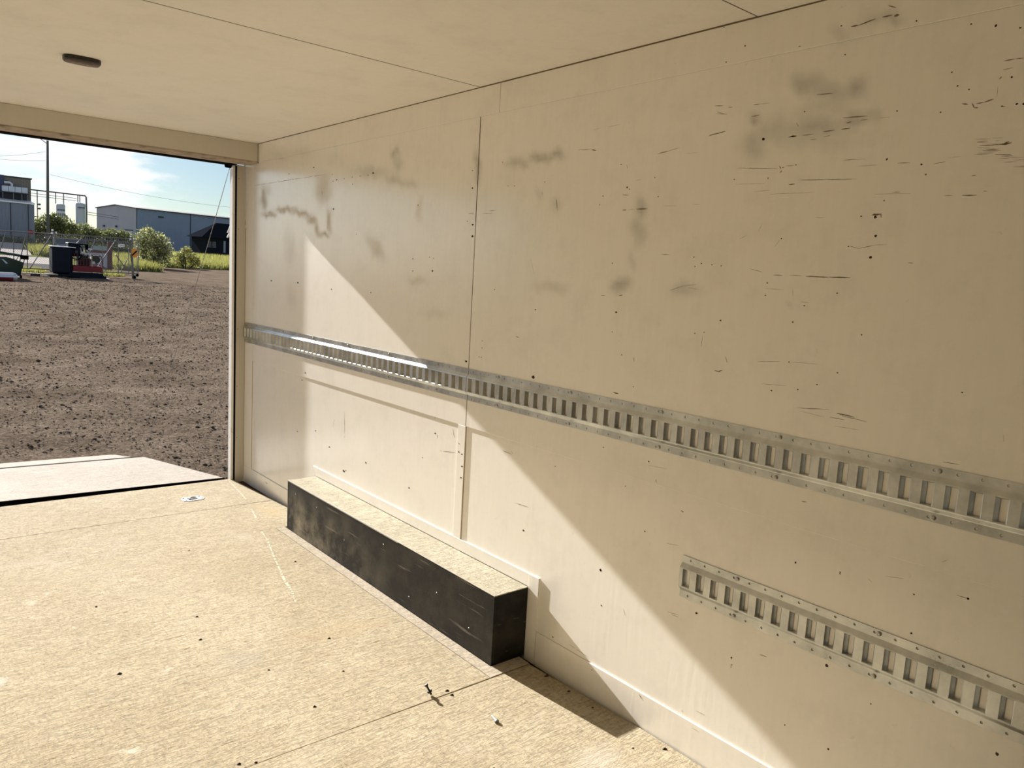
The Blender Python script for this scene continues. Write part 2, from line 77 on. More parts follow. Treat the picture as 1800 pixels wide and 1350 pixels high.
class MB:
    def __init__(s): s.v=[]; s.f=[]
    def add(s,vs,fs):
        k=len(s.v); s.v+= [tuple(map(float,v)) for v in vs]; s.f+=[tuple(i+k for i in f) for f in fs]; return s
    def box(s,x0,x1,y0,y1,z0,z1,b=0):
        if b: return s.bbox(x0,x1,y0,y1,z0,z1,b)
        vs=[(x,y,z) for z in (z0,z1) for y in (y0,y1) for x in (x0,x1)]
        return s.add(vs,[(0,2,3,1),(4,5,7,6),(0,1,5,4),(2,6,7,3),(0,4,6,2),(1,3,7,5)])
    def bbox(s,x0,x1,y0,y1,z0,z1,b):
        """box with chamfered edges"""
        P=[(x0,x1),(y0,y1),(z0,z1)]; vs=[]; idx={}
        for sx in (0,1):
            for sy in (0,1):
                for sz in (0,1):
                    sg=(sx,sy,sz)
                    for ax in range(3):
                        p=[P[a][sg[a]] if a==ax else P[a][sg[a]]+(b if sg[a]==0 else -b) for a in range(3)]
                        idx[(sg,ax)]=len(vs); vs.append(tuple(p))
        fs=[]
        def c(*q): fs.append(tuple(q))
        for ax in range(3):
            o=[a for a in range(3) if a!=ax]
            for sd in (0,1):
                ring=[(0,0),(1,0),(1,1),(0,1)]; q=[]
                for a,bb in ring:
                    g=[0,0,0]; g[ax]=sd; g[o[0]]=a; g[o[1]]=bb; q.append(idx[(tuple(g),ax)])
                flip=(sd==0)!=(ax==1)
                c(*(q[::-1] if flip else q))
        for ax in range(3):
            o=[a for a in range(3) if a!=ax]
            for a in (0,1):
                for bb in (0,1):
                    g0=[0,0,0]; g1=[0,0,0]; g0[ax]=0; g1[ax]=1
                    for g in (g0,g1): g[o[0]]=a; g[o[1]]=bb
                    c(idx[(tuple(g0),o[0])],idx[(tuple(g1),o[0])],idx[(tuple(g1),o[1])],idx[(tuple(g0),o[1])])
        for sg in [(i,j,k) for i in (0,1) for j in (0,1) for k in (0,1)]: c(idx[(sg,0)],idx[(sg,1)],idx[(sg,2)])
        return s.add(vs,fs)
    def tube(s,pts,r,n=8,cap=True):
        pts=[Vector(p) for p in pts]; rs=r if isinstance(r,(list,tuple)) else [r]*len(pts); k=len(s.v); vs=[]; fs=[]
        for i,p in enumerate(pts):
            d=(pts[min(i+1,len(pts)-1)]-pts[max(i-1,0)]).normalized()
            a=d.cross(Vector((0,0,1)) if abs(d.z)<.9 else Vector((1,0,0))).normalized(); b=d.cross(a)
            for j in range(n):
                t=2*math.pi*j/n; vs.append(p+rs[i]*(math.cos(t)*a+math.sin(t)*b))
        for i in range(len(pts)-1):
            for j in range(n):
                q=(j+1)%n; fs.append((i*n+j,i*n+q,(i+1)*n+q,(i+1)*n+j))
        if cap: fs.append(tuple(range(n))[::-1]); fs.append(tuple((len(pts)-1)*n+j for j in range(n)))
        return s.add(vs,fs)
    def prism(s,poly,d0,d1,axis='z'):
        """polygon in the two other axes, extruded along axis"""
        n=len(poly)
        def P(a,b,c): return {'z':(a,b,c),'x':(c,a,b),'y':(a,c,b)}[axis]
        vs=[P(a,b,d0) for a,b in poly]+[P(a,b,d1) for a,b in poly]
        fs=[tuple(range(n))[::-1],tuple(range(n,2*n))]+[(i,(i+1)%n,n+(i+1)%n,n+i) for i in range(n)]
        return s.add(vs,fs)
    def bar(s,p,q,wd,h):
        p,q=Vector(p),Vector(q); d=(q-p).normalized(); a=d.cross(Vector((0,0,1)) if abs(d.z)<.95 else Vector((1,0,0))).normalized()*wd/2; b=a.cross(d).normalized()*h/2
        vs=[e+sa*a+sb*b for e in (p,q) for sa,sb in ((-1,-1),(1,-1),(1,1),(-1,1))]
        return s.add(vs,[(0,1,2,3),(7,6,5,4),(0,4,5,1),(1,5,6,2),(2,6,7,3),(3,7,4,0)])
    def build(s,name,m,parent=None,loc=(0,0,0),rotz=0,smooth=False):
        me=bpy.data.meshes.new(name); me.from_pydata(s.v,[],s.f); me.update()
        return link(name,me,m,parent,loc,rotz,smooth)
def fix_normals(me):
    import bmesh
    b=bmesh.new(); b.from_mesh(me); bmesh.ops.recalc_face_normals(b,faces=b.faces); b.to_mesh(me); b.free()
def link(name,me,m,parent=None,loc=(0,0,0),rotz=0,smooth=False):
    if len(me.polygons)<20000: fix_normals(me)
    if m: me.materials.append(m)
    if smooth: me.polygons.foreach_set('use_smooth',[True]*len(me.polygons))
    o=bpy.data.objects.new(name,me); COL.objects.link(o)
    if parent: o.parent=parent
    o.location=loc; o.rotation_euler=(0,0,rotz)
    return o
def tag(o,label=None,cat=None,group=None,kind=None):
    if label: o['label']=label
    if cat: o['category']=cat
    if group: o['group']=group
    if kind: o['kind']=kind
    return o
def empty(name,label,cat,loc=(0,0,0),rotz=0,group=None,kind=None):
    o=bpy.data.objects.new(name,None); COL.objects.link(o); o.empty_display_size=.1; o.location=loc; o.rotation_euler=(0,0,rotz)
    return tag(o,label,cat,group,kind)
# the yard is not quite parallel to the trailer floor: its own tilted frame
GM=Matrix(((.99998,.00013,.00662,0),(0,.99981,-.01967,0),(-.00662,.01967,.99978,-.5),(0,0,0,1)))
def ground(o,loc,rotz=0): o.matrix_world=GM@Matrix.Translation(loc)@Matrix.Rotation(rotz,4,'Z'); return o
def yard(name,label,cat,loc,rotz=0,group=None,kind=None): return ground(empty(name,label,cat,group=group,kind=kind),loc,rotz)
def mesh_arrays(name,V,F,m,parent=None,smooth=False):
    me=bpy.data.meshes.new(name); V=np.asarray(V,np.float32); F=np.asarray(F,np.int32); k=F.shape[1]
    me.vertices.add(len(V)); me.vertices.foreach_set('co',V.ravel()); me.loops.add(F.size); me.loops.foreach_set('vertex_index',F.ravel())
    me.polygons.add(len(F)); me.polygons.foreach_set('loop_start',np.arange(0,F.size,k,dtype=np.int32)); me.update(calc_edges=True)
    if m: me.materials.append(m)
    if smooth: me.polygons.foreach_set('use_smooth',[True]*len(F))
    o=bpy.data.objects.new(name,me); COL.objects.link(o)
    if parent: o.parent=parent
    return o
# ---------------------------------------------------------------- materials
def paint(name,base,smudged=True,rough=.33,warm=1):
    """glossy cream paint, rolled on plywood: faint vertical streaks, scuffs; 'dirt' mesh attribute holds the rubbed grey patches"""
    m,t,b=NT(name); N=t.nodes.new; L=t.links.new
    g=N('ShaderNodeNewGeometry')
    n1=N('ShaderNodeTexNoise'); n1.inputs['Scale'].default_value=1.6; n1.inputs['Detail'].default_value=5; L(g.outputs['Position'],n1.inputs['Vector'])
    mp=N('ShaderNodeMapping'); mp.inputs['Scale'].default_value=(60,60,5); L(g.outputs['Position'],mp.inputs[0])
    n2=N('ShaderNodeTexNoise'); n2.inputs['Scale'].default_value=1; n2.inputs['Detail'].default_value=3; L(mp.outputs[0],n2.inputs['Vector'])
    a=N('ShaderNodeMath'); a.operation='ADD'; L(n1.outputs[0],a.inputs[0]); L(n2.outputs[0],a.inputs[1])
    mr=N('ShaderNodeMapRange'); mr.inputs[1].default_value=.6; mr.inputs[2].default_value=1.4; mr.inputs[3].default_value=.97; mr.inputs[4].default_value=1.02; L(a.outputs[0],mr.inputs[0])
    v=N('ShaderNodeVectorMath'); v.operation='SCALE'; v.inputs[0].default_value=base; L(mr.outputs[0],v.inputs['Scale'])
    src=v.outputs[0]
    rr=N('ShaderNodeMapRange'); rr.inputs[3].default_value=rough-.06; rr.inputs[4].default_value=rough+.10; L(n1.outputs[0],rr.inputs[0]); rsrc=rr.outputs[0]
    # faint brown speckle of old dirt
    n4=N('ShaderNodeTexNoise'); n4.inputs['Scale'].default_value=24; n4.inputs['Detail'].default_value=6; n4.inputs['Roughness'].default_value=.7; L(g.outputs['Position'],n4.inputs['Vector'])
    r4=N('ShaderNodeMapRange'); r4.inputs[1].default_value=.66; r4.inputs[2].default_value=.78; r4.inputs[4].default_value=.38; L(n4.outputs[0],r4.inputs[0])
    x4=N('ShaderNodeMix'); x4.data_type='RGBA'; L(r4.outputs[0],x4.inputs['Factor']); L(src,x4.inputs['A']); x4.inputs['B'].default_value=(.30,.22,.13,1); src=x4.outputs['Result']
    n6=N('ShaderNodeTexNoise'); n6.inputs['Scale'].default_value=5.5; n6.inputs['Detail'].default_value=8; n6.inputs['Roughness'].default_value=.72; L(g.outputs['Position'],n6.inputs['Vector'])
    r6=N('ShaderNodeMapRange'); r6.inputs[1].default_value=.48; r6.inputs[2].default_value=.70; r6.inputs[4].default_value=.16; L(n6.outputs[0],r6.inputs[0])
    x6=N('ShaderNodeMix'); x6.data_type='RGBA'; L(r6.outputs[0],x6.inputs['Factor']); L(src,x6.inputs['A']); x6.inputs['B'].default_value=(.52,.50,.46,1); src=x6.outputs['Result']
    if smudged:
        at=N('ShaderNodeAttribute'); at.attribute_name='dirt'
        n3=N('ShaderNodeTexNoise'); n3.inputs['Scale'].default_value=30; n3.inputs['Detail'].default_value=6; L(g.outputs['Position'],n3.inputs['Vector'])
        m3=N('ShaderNodeMapRange'); m3.inputs[1].default_value=.3; m3.inputs[2].default_value=.7; m3.inputs[3].default_value=.75; m3.inputs[4].default_value=1.15; L(n3.outputs[0],m3.inputs[0])
        mm=N('ShaderNodeMath'); mm.operation='MULTIPLY'; mm.use_clamp=True; L(at.outputs['Fac'],mm.inputs[0]); L(m3.outputs[0],mm.inputs[1])
        x=N('ShaderNodeMix'); x.data_type='RGBA'; L(mm.outputs[0],x.inputs['Factor']); L(src,x.inputs['A']); x.inputs['B'].default_value=(.13,.12,.10,1); src=x.outputs['Result']
        ra=N('ShaderNodeMath'); ra.operation='ADD'; ra.use_clamp=True; L(rsrc,ra.inputs[0]); L(mm.outputs[0],ra.inputs[1]); rsrc=ra.outputs[0]
    L(src,b.inputs['Base Color']); L(rsrc,b.inputs['Roughness']); b.inputs['Specular IOR Level'].default_value=.55
    if smudged:
        cw=N('ShaderNodeMath'); cw.operation='MULTIPLY_ADD'; cw.use_clamp=True; L(mm.outputs[0],cw.inputs[0]); cw.inputs[1].default_value=-3.2; cw.inputs[2].default_value=COATW; L(cw.outputs[0],b.inputs['Coat Weight']); b.inputs['Coat Roughness'].default_value=.19; b.inputs['Coat IOR'].default_value=1.75
    bp=N('ShaderNodeBump'); bp.inputs['Strength'].default_value=.10; bp.inputs['Distance'].default_value=.002; L(n2.outputs[0],bp.inputs['Height']); L(bp.outputs[0],b.inputs['Normal'])
    return m
STAINS=[(-.88,-2.33,.085,.075,(.33,.30,.24),.45),(-1.60,-2.05,.05,.035,(.62,.58,.52),.7),(-1.20,-1.20,.32,.10,(.36,.31,.21),.35),(-.80,-1.55,.25,.08,(.36,.32,.22),.3),(-.25,-3.5,.10,.10,(.55,.50,.42),.45),(-.95,-3.0,.12,.05,(.50,.44,.33),.3),(-.45,-2.3,.22,.10,(.42,.33,.20),.35),(-.12,-.75,.07,.16,(.44,.34,.19),.5)]
CREAM=(.93,.903,.845)
M_wall=paint('cream_paint_wall',CREAM); M_paint=paint('cream_paint',CREAM,False,.40); M_ceil=paint('cream_paint_ceiling',(.93,.903,.845),False,.45)
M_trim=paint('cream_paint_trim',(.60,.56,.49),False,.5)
M_backing=mat('dark_plywood_behind',(.045,.025,.013),.9)
M_caulk=mat('brown_gap',(.07,.042,.022),.9); M_caulk2=mat('tan_gap',(.36,.27,.17),.9)
def osb(name,c0,c1,sc=1,dark=.5,rough=.85,stains=()):
    m,t,b=NT(name); N=t.nodes.new; L=t.links.new
    g=N('ShaderNodeNewGeometry')
    def nse(scale,scl,det=5,rgh=.6,rot=0):
        mp=N('ShaderNodeMapping'); mp.inputs['Scale'].default_value=scl; mp.inputs['Rotation'].default_value=(0,0,rot); L(g.outputs['Position'],mp.inputs[0])
        n=N('ShaderNodeTexNoise'); n.inputs['Scale'].default_value=scale*sc; n.inputs['Detail'].default_value=det; n.inputs['Roughness'].default_value=rgh; n.inputs['Distortion'].default_value=.6; L(mp.outputs[0],n.inputs['Vector']); return n.outputs[0]
    def rng_(s,a,b_,c,d):
        r=N('ShaderNodeMapRange'); r.inputs[1].default_value=a; r.inputs[2].default_value=b_; r.inputs[3].default_value=c; r.inputs[4].default_value=d; L(s,r.inputs[0]); return r.outputs[0]
    def mth(op,a,b_):
        q=N('ShaderNodeMath'); q.operation=op
        for i,s in enumerate((a,b_)):
            if isinstance(s,(int,float)): q.inputs[i].default_value=s
            else: L(s,q.inputs[i])
        return q.outputs[0]
    big=nse(1.3,(1,1,1)); mid=nse(9,(.7,1.4,1))
    f1=nse(55,(.4,1.7,1),5,.75,.25); f2=nse(70,(1.5,.6,1),5,.75,.5); f3=nse(210,(.6,1.3,1),3,.7,1.1)
    fib=mth('MULTIPLY',rng_(f1,.30,.56,.62,1.08),rng_(f2,.28,.54,.68,1.07)); fib=mth('MULTIPLY',fib,rng_(f3,.3,.7,.84,1.12))
    mx=N('ShaderNodeMix'); mx.data_type='RGBA'; L(rng_(mth('ADD',mth('MULTIPLY',big,.6),mth('MULTIPLY',mid,.4)),.38,.62,0,1),mx.inputs['Factor']); mx.inputs['A'].default_value=col(c0); mx.inputs['B'].default_value=col(c1)
    v=N('ShaderNodeVectorMath'); v.operation='SCALE'; L(mx.outputs['Result'],v.inputs[0]); L(fib,v.inputs['Scale']); src=v.outputs[0]
    # short dark open fibres
    vo=nse(30,(.3,2.6,1),4,.65,.2); dk=rng_(vo,.645,.71,0,dark)
    x=N('ShaderNodeMix'); x.data_type='RGBA'; L(dk,x.inputs['Factor']); L(src,x.inputs['A']); x.inputs['B'].default_value=(.16,.10,.045,1); src=x.outputs['Result']
    # worn pale and grey patches
    gp=rng_(nse(2.6,(1,1,1),4),.60,.70,0,.30); x=N('ShaderNodeMix'); x.data_type='RGBA'; L(gp,x.inputs['Factor']); L(src,x.inputs['A']); x.inputs['B'].default_value=(.42,.37,.30,1); src=x.outputs['Result']
    wp=rng_(nse(5,(1,1.3,1),6,.7),.64,.74,0,.5); x=N('ShaderNodeMix'); x.data_type='RGBA'; L(wp,x.inputs['Factor']); L(src,x.inputs['A']); x.inputs['B'].default_value=(.80,.74,.64,1); src=x.outputs['Result']
    for (sx,sy,ra,rb,cc,st) in stains:
        mp=N('ShaderNodeMapping'); mp.vector_type='POINT'; mp.inputs['Location'].default_value=(-sx/ra,-sy/rb,0); mp.inputs['Scale'].default_value=(1/ra,1/rb,0); L(g.outputs['Position'],mp.inputs[0])
        ln=N('ShaderNodeVectorMath'); ln.operation='LENGTH'; L(mp.outputs[0],ln.inputs[0]); q=mth('ADD',ln.outputs['Value'],rng_(mid,.3,.7,-.5,.5))
        x=N('ShaderNodeMix'); x.data_type='RGBA'; L(rng_(q,1.2,.3,0,st),x.inputs['Factor']); L(src,x.inputs['A']); x.inputs['B'].default_value=col(cc); src=x.outputs['Result']
    L(src,b.inputs['Base Color']); b.inputs['Roughness'].default_value=rough; b.inputs['Specular IOR Level'].default_value=.08
    bp=N('ShaderNodeBump'); bp.inputs['Strength'].default_value=.8; bp.inputs['Distance'].default_value=.003; L(fib,bp.inputs['Height']); L(bp.outputs[0],b.inputs['Normal'])
    return m
M_floor=osb('weathered_strand_board',FL0,FL1,1,.9,.85,STAINS)
M_ramp=osb('bleached_plywood',(.295,.258,.215),(.345,.305,.26),.8,.6)
M_strip=osb('pale_filler_wood',(.40,.345,.26),(.46,.40,.315),1.2,.2)
def galv():
    m,t,b=NT('galvanised_steel'); N=t.nodes.new; L=t.links.new
    g=N('ShaderNodeNewGeometry'); n=N('ShaderNodeTexNoise'); n.inputs['Scale'].default_value=9; n.inputs['Detail'].default_value=7; n.inputs['Roughness'].default_value=.65; L(g.outputs['Position'],n.inputs['Vector'])
    r=N('ShaderNodeValToRGB'); L(n.outputs[0],r.inputs[0]); r.color_ramp.elements[0].position=.3; r.color_ramp.elements[0].color=(.40,.42,.42,1); r.color_ramp.elements[1].position=.65; r.color_ramp.elements[1].color=(.68,.70,.69,1)
    L(r.outputs[0],b.inputs['Base Color']); b.inputs['Metallic'].default_value=.96
    mr=N('ShaderNodeMapRange'); mr.inputs[3].default_value=.20; mr.inputs[4].default_value=.42; L(n.outputs[0],mr.inputs[0]); L(mr.outputs[0],b.inputs['Roughness'])
    n2=N('ShaderNodeTexNoise'); n2.inputs['Scale'].default_value=150; L(g.outputs['Position'],n2.inputs['Vector']); bp=N('ShaderNodeBump'); bp.inputs['Strength'].default_value=.08; bp.inputs['Distance'].default_value=.002; L(n2.outputs[0],bp.inputs['Height']); L(bp.outputs[0],b.inputs['Normal'])
    return m
M_galv=galv()
M_steel=mat('zinc_screw',(.45,.45,.43),.35,.9,.1,80)
M_darksteel=mat('dark_steel',(.035,.03,.028),.45,.6,.2,60)
M_rubber=mat('black_rubber',(.006,.005,.005),.9,spec=.02)
M_white=mat('white_enamel',(.90,.90,.90),.35,0,.05,8,wear=((.45,.44,.43),30,.66))
M_grime=mat('grimy_beige_edge',(.40,.33,.25),.7,0,.3,18,wear=((.20,.155,.115),14,.56))
# ---------------------------------------------------------------- trailer shell
XL=-2.38; YF=-7.6; H=2.13
# floor
fl=tag(MB().box(XL,.05,YF,.03,-.075,-.022).build('floor',M_backing),'bleached strand board floor of the trailer with dark seams','floor',kind='structure')
def slab(poly,z0,z1,name,m,parent,bev=.0015):
    cx=sum(p[0] for p in poly)/len(poly); cy=sum(p[1] for p in poly)/len(poly); n=len(poly); mb=MB()
    ins=[]
    for i in range(n):
        a,b,c=Vector(poly[i-1]),Vector(poly[i]),Vector(poly[(i+1)%n]); d1=(b-a).normalized(); d2=(c-b).normalized()
        n1=Vector((-d1.y,d1.x)); n2=Vector((-d2.y,d2.x)); q=(n1+n2); q=q/max(.3,q.dot(q)/2) 
        ins.append(b+q*bev)
    # polygons are given counter-clockwise, so the left normal points inwards
    vs=[(x,y,z0) for x,y in poly]+[(x,y,z1-bev) for x,y in poly]+[(p.x,p.y,z1) for p in ins]
    fs=[tuple(range(n))[::-1],tuple(range(2*n,3*n))]
    for k in (0,n): fs+=[(k+i,k+(i+1)%n,k+n+(i+1)%n,k+n+i) for i in range(n)]
    return mb.add(vs,fs).build(name,m,parent)
G=XL+.004
slab([(G,-.5522),(-.42,-.5520),(-.15,-.5500),(-.0235,-.5500),(-.070,.028),(G,.028)],-.018,0,'floorboard',M_floor,fl)
slab([(G,-2.9260),(-.2150,-2.9260),(-.2150,-1.0450),(-.0085,-1.0450),(-.0095,-.72),(-.0240,-.5525),(G,-.5525)],-.018,-.0003,'floorboard',M_floor,fl)
slab([(G,-5.37),(-.006,-5.37),(-.006,-3.44),(-.034,-2.9310),(-.50,-2.9300),(-.80,-2.9264),(G,-2.9264)],-.018,0,'floorboard',M_floor,fl)
slab([(G,YF),(-.006,YF),(-.006,-5.373),(G,-5.373)],-.018,0,'floorboard',M_floor,fl)
tag(slab([(-.2135,-2.9255),(-.030,-2.9255),(-.030,-2.864),(-.1645,-2.864),(-.1645,-1.0470),(-.2135,-1.0470)],-.018,.0006,'filler_strip',M_strip,fl,.001),'pale wooden filler strip along the foot of the black box')
CH=[(-.104,-.030),(-.118,-.160),(-.139,-.325),(-.159,-.470)],[(-.20,-.66),(-.24,-.83)],[(-.30,-1.06),(-.33,-1.22),(-.385,-1.42),(-.43,-1.60),(-.465,-1.74),(-.485,-1.86),(-.52,-1.98)]
mb=MB()
for ln in CH:
    for i in range(len(ln)-1):
        for k in range(5):
            t0,t1=k/5,(k+random.uniform(.55,1))/5; (xa,ya),(xb,yb)=ln[i],ln[i+1]; p=(xa+(xb-xa)*t0,ya+(yb-ya)*t0); q=(xa+(xb-xa)*t1,ya+(yb-ya)*t1); wd=random.uniform(.003,.007); mb.add([(p[0]-wd,p[1],.0004),(p[0]+wd,p[1],.0004),(q[0]+wd*.8,q[1],.0004),(q[0]-wd*.8,q[1],.0004)],[(0,1,2,3)])
tag(mb.build('scratch_trail',mat('raw_wood_scratch',(.50,.445,.345),.9,spec=.05),fl),'pale scratch wandering over the floor from the right corner of the sill',kind='stuff')
# right wall
wr=tag(MB().box(.009,.05,YF,.0,-.022,H).build('wall_right',M_backing),'cream painted plywood wall with galvanised tie rails','wall',kind='structure')
def dirt_at(y,z):
    d=np.zeros_like(y); 
    jy=y+.008*np.sin(z*61+y*17)+.008*np.sin(z*23-y*41); jz=z+.006*np.sin(y*53)+.004*np.sin(y*97+z*31)
    for (sy,sz,a,b_,c,e,s) in SMUDGE:
        u=a*(jy-sy)+b_*(jz-sz); v=c*(jy-sy)+e*(jz-sz); r=np.sqrt(u*u+v*v)
        k=np.clip((1.75-r)/1.5,0,1); d=np.maximum(d,s*k*k*(3-2*k))
    return d*.70
def panel(y0,y1,z0,z1,x,name='panel',step=.5,m=M_wall,xb=.0088,bev=.001,parent=None):
    """sheet on the right wall, front face at x (towards -x), thin chamfer all round"""
    ny=max(1,int((y1-y0)/step)); nz=max(1,int((z1-z0)/step))
    ys=np.linspace(y0+bev,y1-bev,ny+1); zs=np.linspace(z0+bev,z1-bev,nz+1)
    V=[(x,a,b_) for b_ in zs for a in ys]; F=[(j*(ny+1)+i,(j+1)*(ny+1)+i,(j+1)*(ny+1)+i+1,j*(ny+1)+i+1) for j in range(nz) for i in range(ny)]
    k=len(V); row=lambda j:[j*(ny+1)+i for i in range(ny+1)]
    c=[0,ny,(ny+1)*(nz+1)-1,(ny+1)*nz]
    o=[(x+bev,y0,z0),(x+bev,y1,z0),(x+bev,y1,z1),(x+bev,y0,z1),(xb,y0,z0),(xb,y1,z0),(xb,y1,z1),(xb,y0,z1)]
    V+=o
    bot=row(0); top=row(nz)[::-1]; lft=[j*(ny+1) for j in range(nz+1)][::-1]; rgt=[j*(ny+1)+ny for j in range(nz+1)]
    F+=[tuple([k+1,k]+bot),tuple([k+2,k+1]+rgt),tuple([k+3,k+2]+top),tuple([k,k+3]+lft)]
    F+=[(k,k+1,k+5,k+4),(k+1,k+2,k+6,k+5),(k+2,k+3,k+7,k+6),(k+3,k,k+4,k+7)]
    me=bpy.data.meshes.new(name); me.from_pydata(V,[],F); me.update()
    at=me.attributes.new('dirt','FLOAT','POINT'); A=np.array(V); at.data.foreach_set('value',dirt_at(A[:,1],A[:,2]).astype(np.float32) if step<.1 else np.zeros(len(V),np.float32))
    return link(name,me,m,parent or wr)
U=.016
panel(-2.4185,-.128,.7976,2.0204,.0000,step=U)
panel(-4.862,-2.4215,.7976,2.0204,.0000,step=U)
panel(YF,-4.865,.7976,2.0204,.0000)
panel(-.1255,-.001,.092,2.019,-.0006,'trim_board')
panel(-2.536,-.001,2.0205,2.127,-.0026,'cornice_board',step=U)
panel(YF,-2.539,2.0205,2.127,-.0026,'cornice_board',step=U)
panel(-2.3665,-.128,.094,.7975,.0040)                            # lower sheet by the door
panel(-2.4195,-2.3675,.094,.7975,.0000,'batten')                 # upright batten
panel(-4.862,-2.4205,.1121,.7975,.0040)
panel(YF,-4.865,.1121,.7975,.0040)
panel(-.118,-.001,-.020,.091,-.0012,'skirting_board')
panel(-2.8600,-.1195,-.020,.0930,-.0012,'skirting_board')
panel(YF,-2.9180,-.020,.1120,-.0010,'skirting_board')
tag(MB().box(-.0016,.0085,-2.916,-2.8605,-.018,.318,.0003).box(-.0006,.0085,-2.8605,-1.030,.269,.318,.0003).build('backing_plate',M_paint,wr),'thin painted plate framing the black box on the wall')
MB().box(.0004,.008,-2.4214,-2.4186,.80,1.62).box(-.0004,.008,-2.4217,-2.4183,1.62,2.018).build('joint_strip',M_caulk,wr)
MB().box(.0030,.008,-2.4225,-2.4196,.32,.797).box(.0030,.008,-.1275,-.1256,.10,1.88).build('joint_strip',M_caulk2,wr)
# chips, nail holes and scratches through the paint
mb=MB()
def surf_x(y,z):
    if z>2.02: return -.0026
    if z<.7975 and z>.113 and not(-2.4195<y<-2.3675): return .0040
    if z<.113: return -.0014
    return 0.
for y,z,a,b_ in DOTS:
    n=7; x=surf_x(y,z)-.0003; a=max(.0022,a*.5); b_=max(.0018,b_*.5); vs=[(x,y,z)]
    for j in range(n):
        t=2*math.pi*j/n; k=random.uniform(.7,1.15); vs.append((x,y+a*k*math.cos(t),z+b_*k*math.sin(t)))
    mb.add(vs,[(0,j+1,(j+1)%n+1) for j in range(n)])
    mb.add([(x+.0006,p[1],p[2]) for p in vs[1:]]+vs[1:],[(j,(j+1)%n,n+(j+1)%n,n+j) for j in range(n)])
tag(mb.build('nail_holes',M_backing,wr),'nail holes and paint chips in the cream wall',kind='stuff')
mb=MB()
M_scuff=mat('scuff_mark',(.20,.155,.10),.8)
for y0,z0,y1,z1,wd in DASH+[(-.13,1.886,-.50,1.887,.0022),(-.48,1.887,-.80,1.888,.003),(-.80,1.888,-1.10,1.8885,.002)]:
    L_=math.hypot(y1-y0,z1-z0)
    if L_<.002: continue
    n=max(2,int(L_/.012)); px_,pz_=-(z1-z0)/L_,(y1-y0)/L_; wd=wd*.42; P=[]
    for i in range(n+1):
        t=i/n; k=(.35+.65*math.sin(math.pi*min(1,max(0,t))))*random.uniform(.55,1.1); j=random.uniform(-.3,.3)*wd
        y=y0+(y1-y0)*t+px_*j; z=z0+(z1-z0)*t+pz_*j; x=surf_x(y,z)-.0003
        P.append(((x,y+px_*wd*k,z+pz_*wd*k),(x,y-px_*wd*k,z-pz_*wd*k)))
    for i in range(n):
        if random.random()<.12 and n>6: continue
        a,b_=P[i],P[i+1]; mb.add([a[0],a[1],b_[1],b_[0]],[(0,1,2,3)])
tag(mb.build('scratches',M_scuff,wr),'dark scuffs and scratches across the cream wall',kind='stuff')
# left and front walls (outside the frame, they close the room)
wl=tag(MB().box(XL-.05,XL-.009,YF,.0,-.022,H).build('wall_left',M_backing),'cream painted plywood wall opposite the rails','wall',kind='structure')
wf=tag(MB().box(XL,.05,YF-.05,YF-.009,-.022,H).build('wall_front',M_backing),'cream painted front wall behind the camera','wall',kind='structure')
for a,b_ in ((-7.58,-4.865),(-4.862,-2.4215),(-2.4185,-.002)):
    MB().box(XL-.0088,XL,a,b_,0,2.019,.001).build('panel',M_paint,wl); MB().box(XL-.0088,XL+.0018,a,b_,2.0205,2.127,.001).build('cornice_board',M_paint,wl)
for a,b_ in ((XL+.002,-1.192),(-1.189,-.002)): MB().box(a,b_,YF-.0088,YF,0,2.127,.001).build('panel',M_paint,wf)
# ceiling
ce=tag(MB().box(XL-.05,.05,YF,.05,H+.0085,H+.04).build('ceiling',M_backing),'cream ceiling of wide boards with dark joints','ceiling',kind='structure')
ys=[-7.58,-4.839,-3.6265,-2.4120,-1.2120,-.190]; off=[.0,.0006,.0,.0010,.0004]
for i in range(5):
    MB().box(XL+.002,-.0035,ys[i]+.0035,ys[i+1],H-off[i],H+.008,.0012).build('panel',M_ceil,ce)
MB().box(-.0031,.006,YF+.02,-.2,H-.0022,H+.006).build('joint_strip',mat('mid_brown_gap',(.22,.155,.09),.9),ce)
for j in (1,2,3,4): MB().box(XL+.004,-.004,ys[j]+.0002,ys[j]+.0033,H-.0001,H+.006).build('joint_strip',M_caulk if j<4 else M_caulk2,ce)
MB().box(XL,-.003,-.1925,-.1880,H-.0005,H+.004).build('joint_strip',M_caulk,ce)
# rear header and jambs
hd=empty('trim_1','cream painted header beam over the rear opening with a grimy lower edge','beam',(0,0,0),kind='structure')
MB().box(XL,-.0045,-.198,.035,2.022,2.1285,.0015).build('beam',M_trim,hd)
MB().box(XL,-.0045,-.2005,-.03,2.013,2.0215,.001).build('edge_strip',M_grime,hd)
MB().box(XL,-.068,-.029,.045,2.008,2.0215).build('rubber_seal',M_rubber,hd)
MB().box(XL,-.07,.0,.052,2.0215,2.10,.002).build('outer_rail',M_darksteel,hd)
MB().box(-.0042,.0,-.198,.03,2.016,2.127).build('gap_filler',M_caulk,hd)
MB().tube([(-.125,.02,1.999),(-.088,.02,1.999)],.010,8).box(-.125,-.088,.008,.032,1.999,2.010).build('cable_bracket',M_rubber,hd)
jb=empty('trim_2','cream door jamb with black seal and white outer strip at the right of the opening','door jamb',(0,0,0),kind='structure')
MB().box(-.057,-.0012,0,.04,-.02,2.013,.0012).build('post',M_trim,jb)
MB().box(-.067,-.0572,.002,.04,-.02,2.008).build('rubber_seal',M_rubber,jb)
MB().box(-.083,-.0672,.006,.055,-.03,2.006,.001).build('outer_strip',M_white,jb)
MB().box(-.0011,.0,-.0022,.0,0,2.01).build('caulk_line',M_caulk,jb)
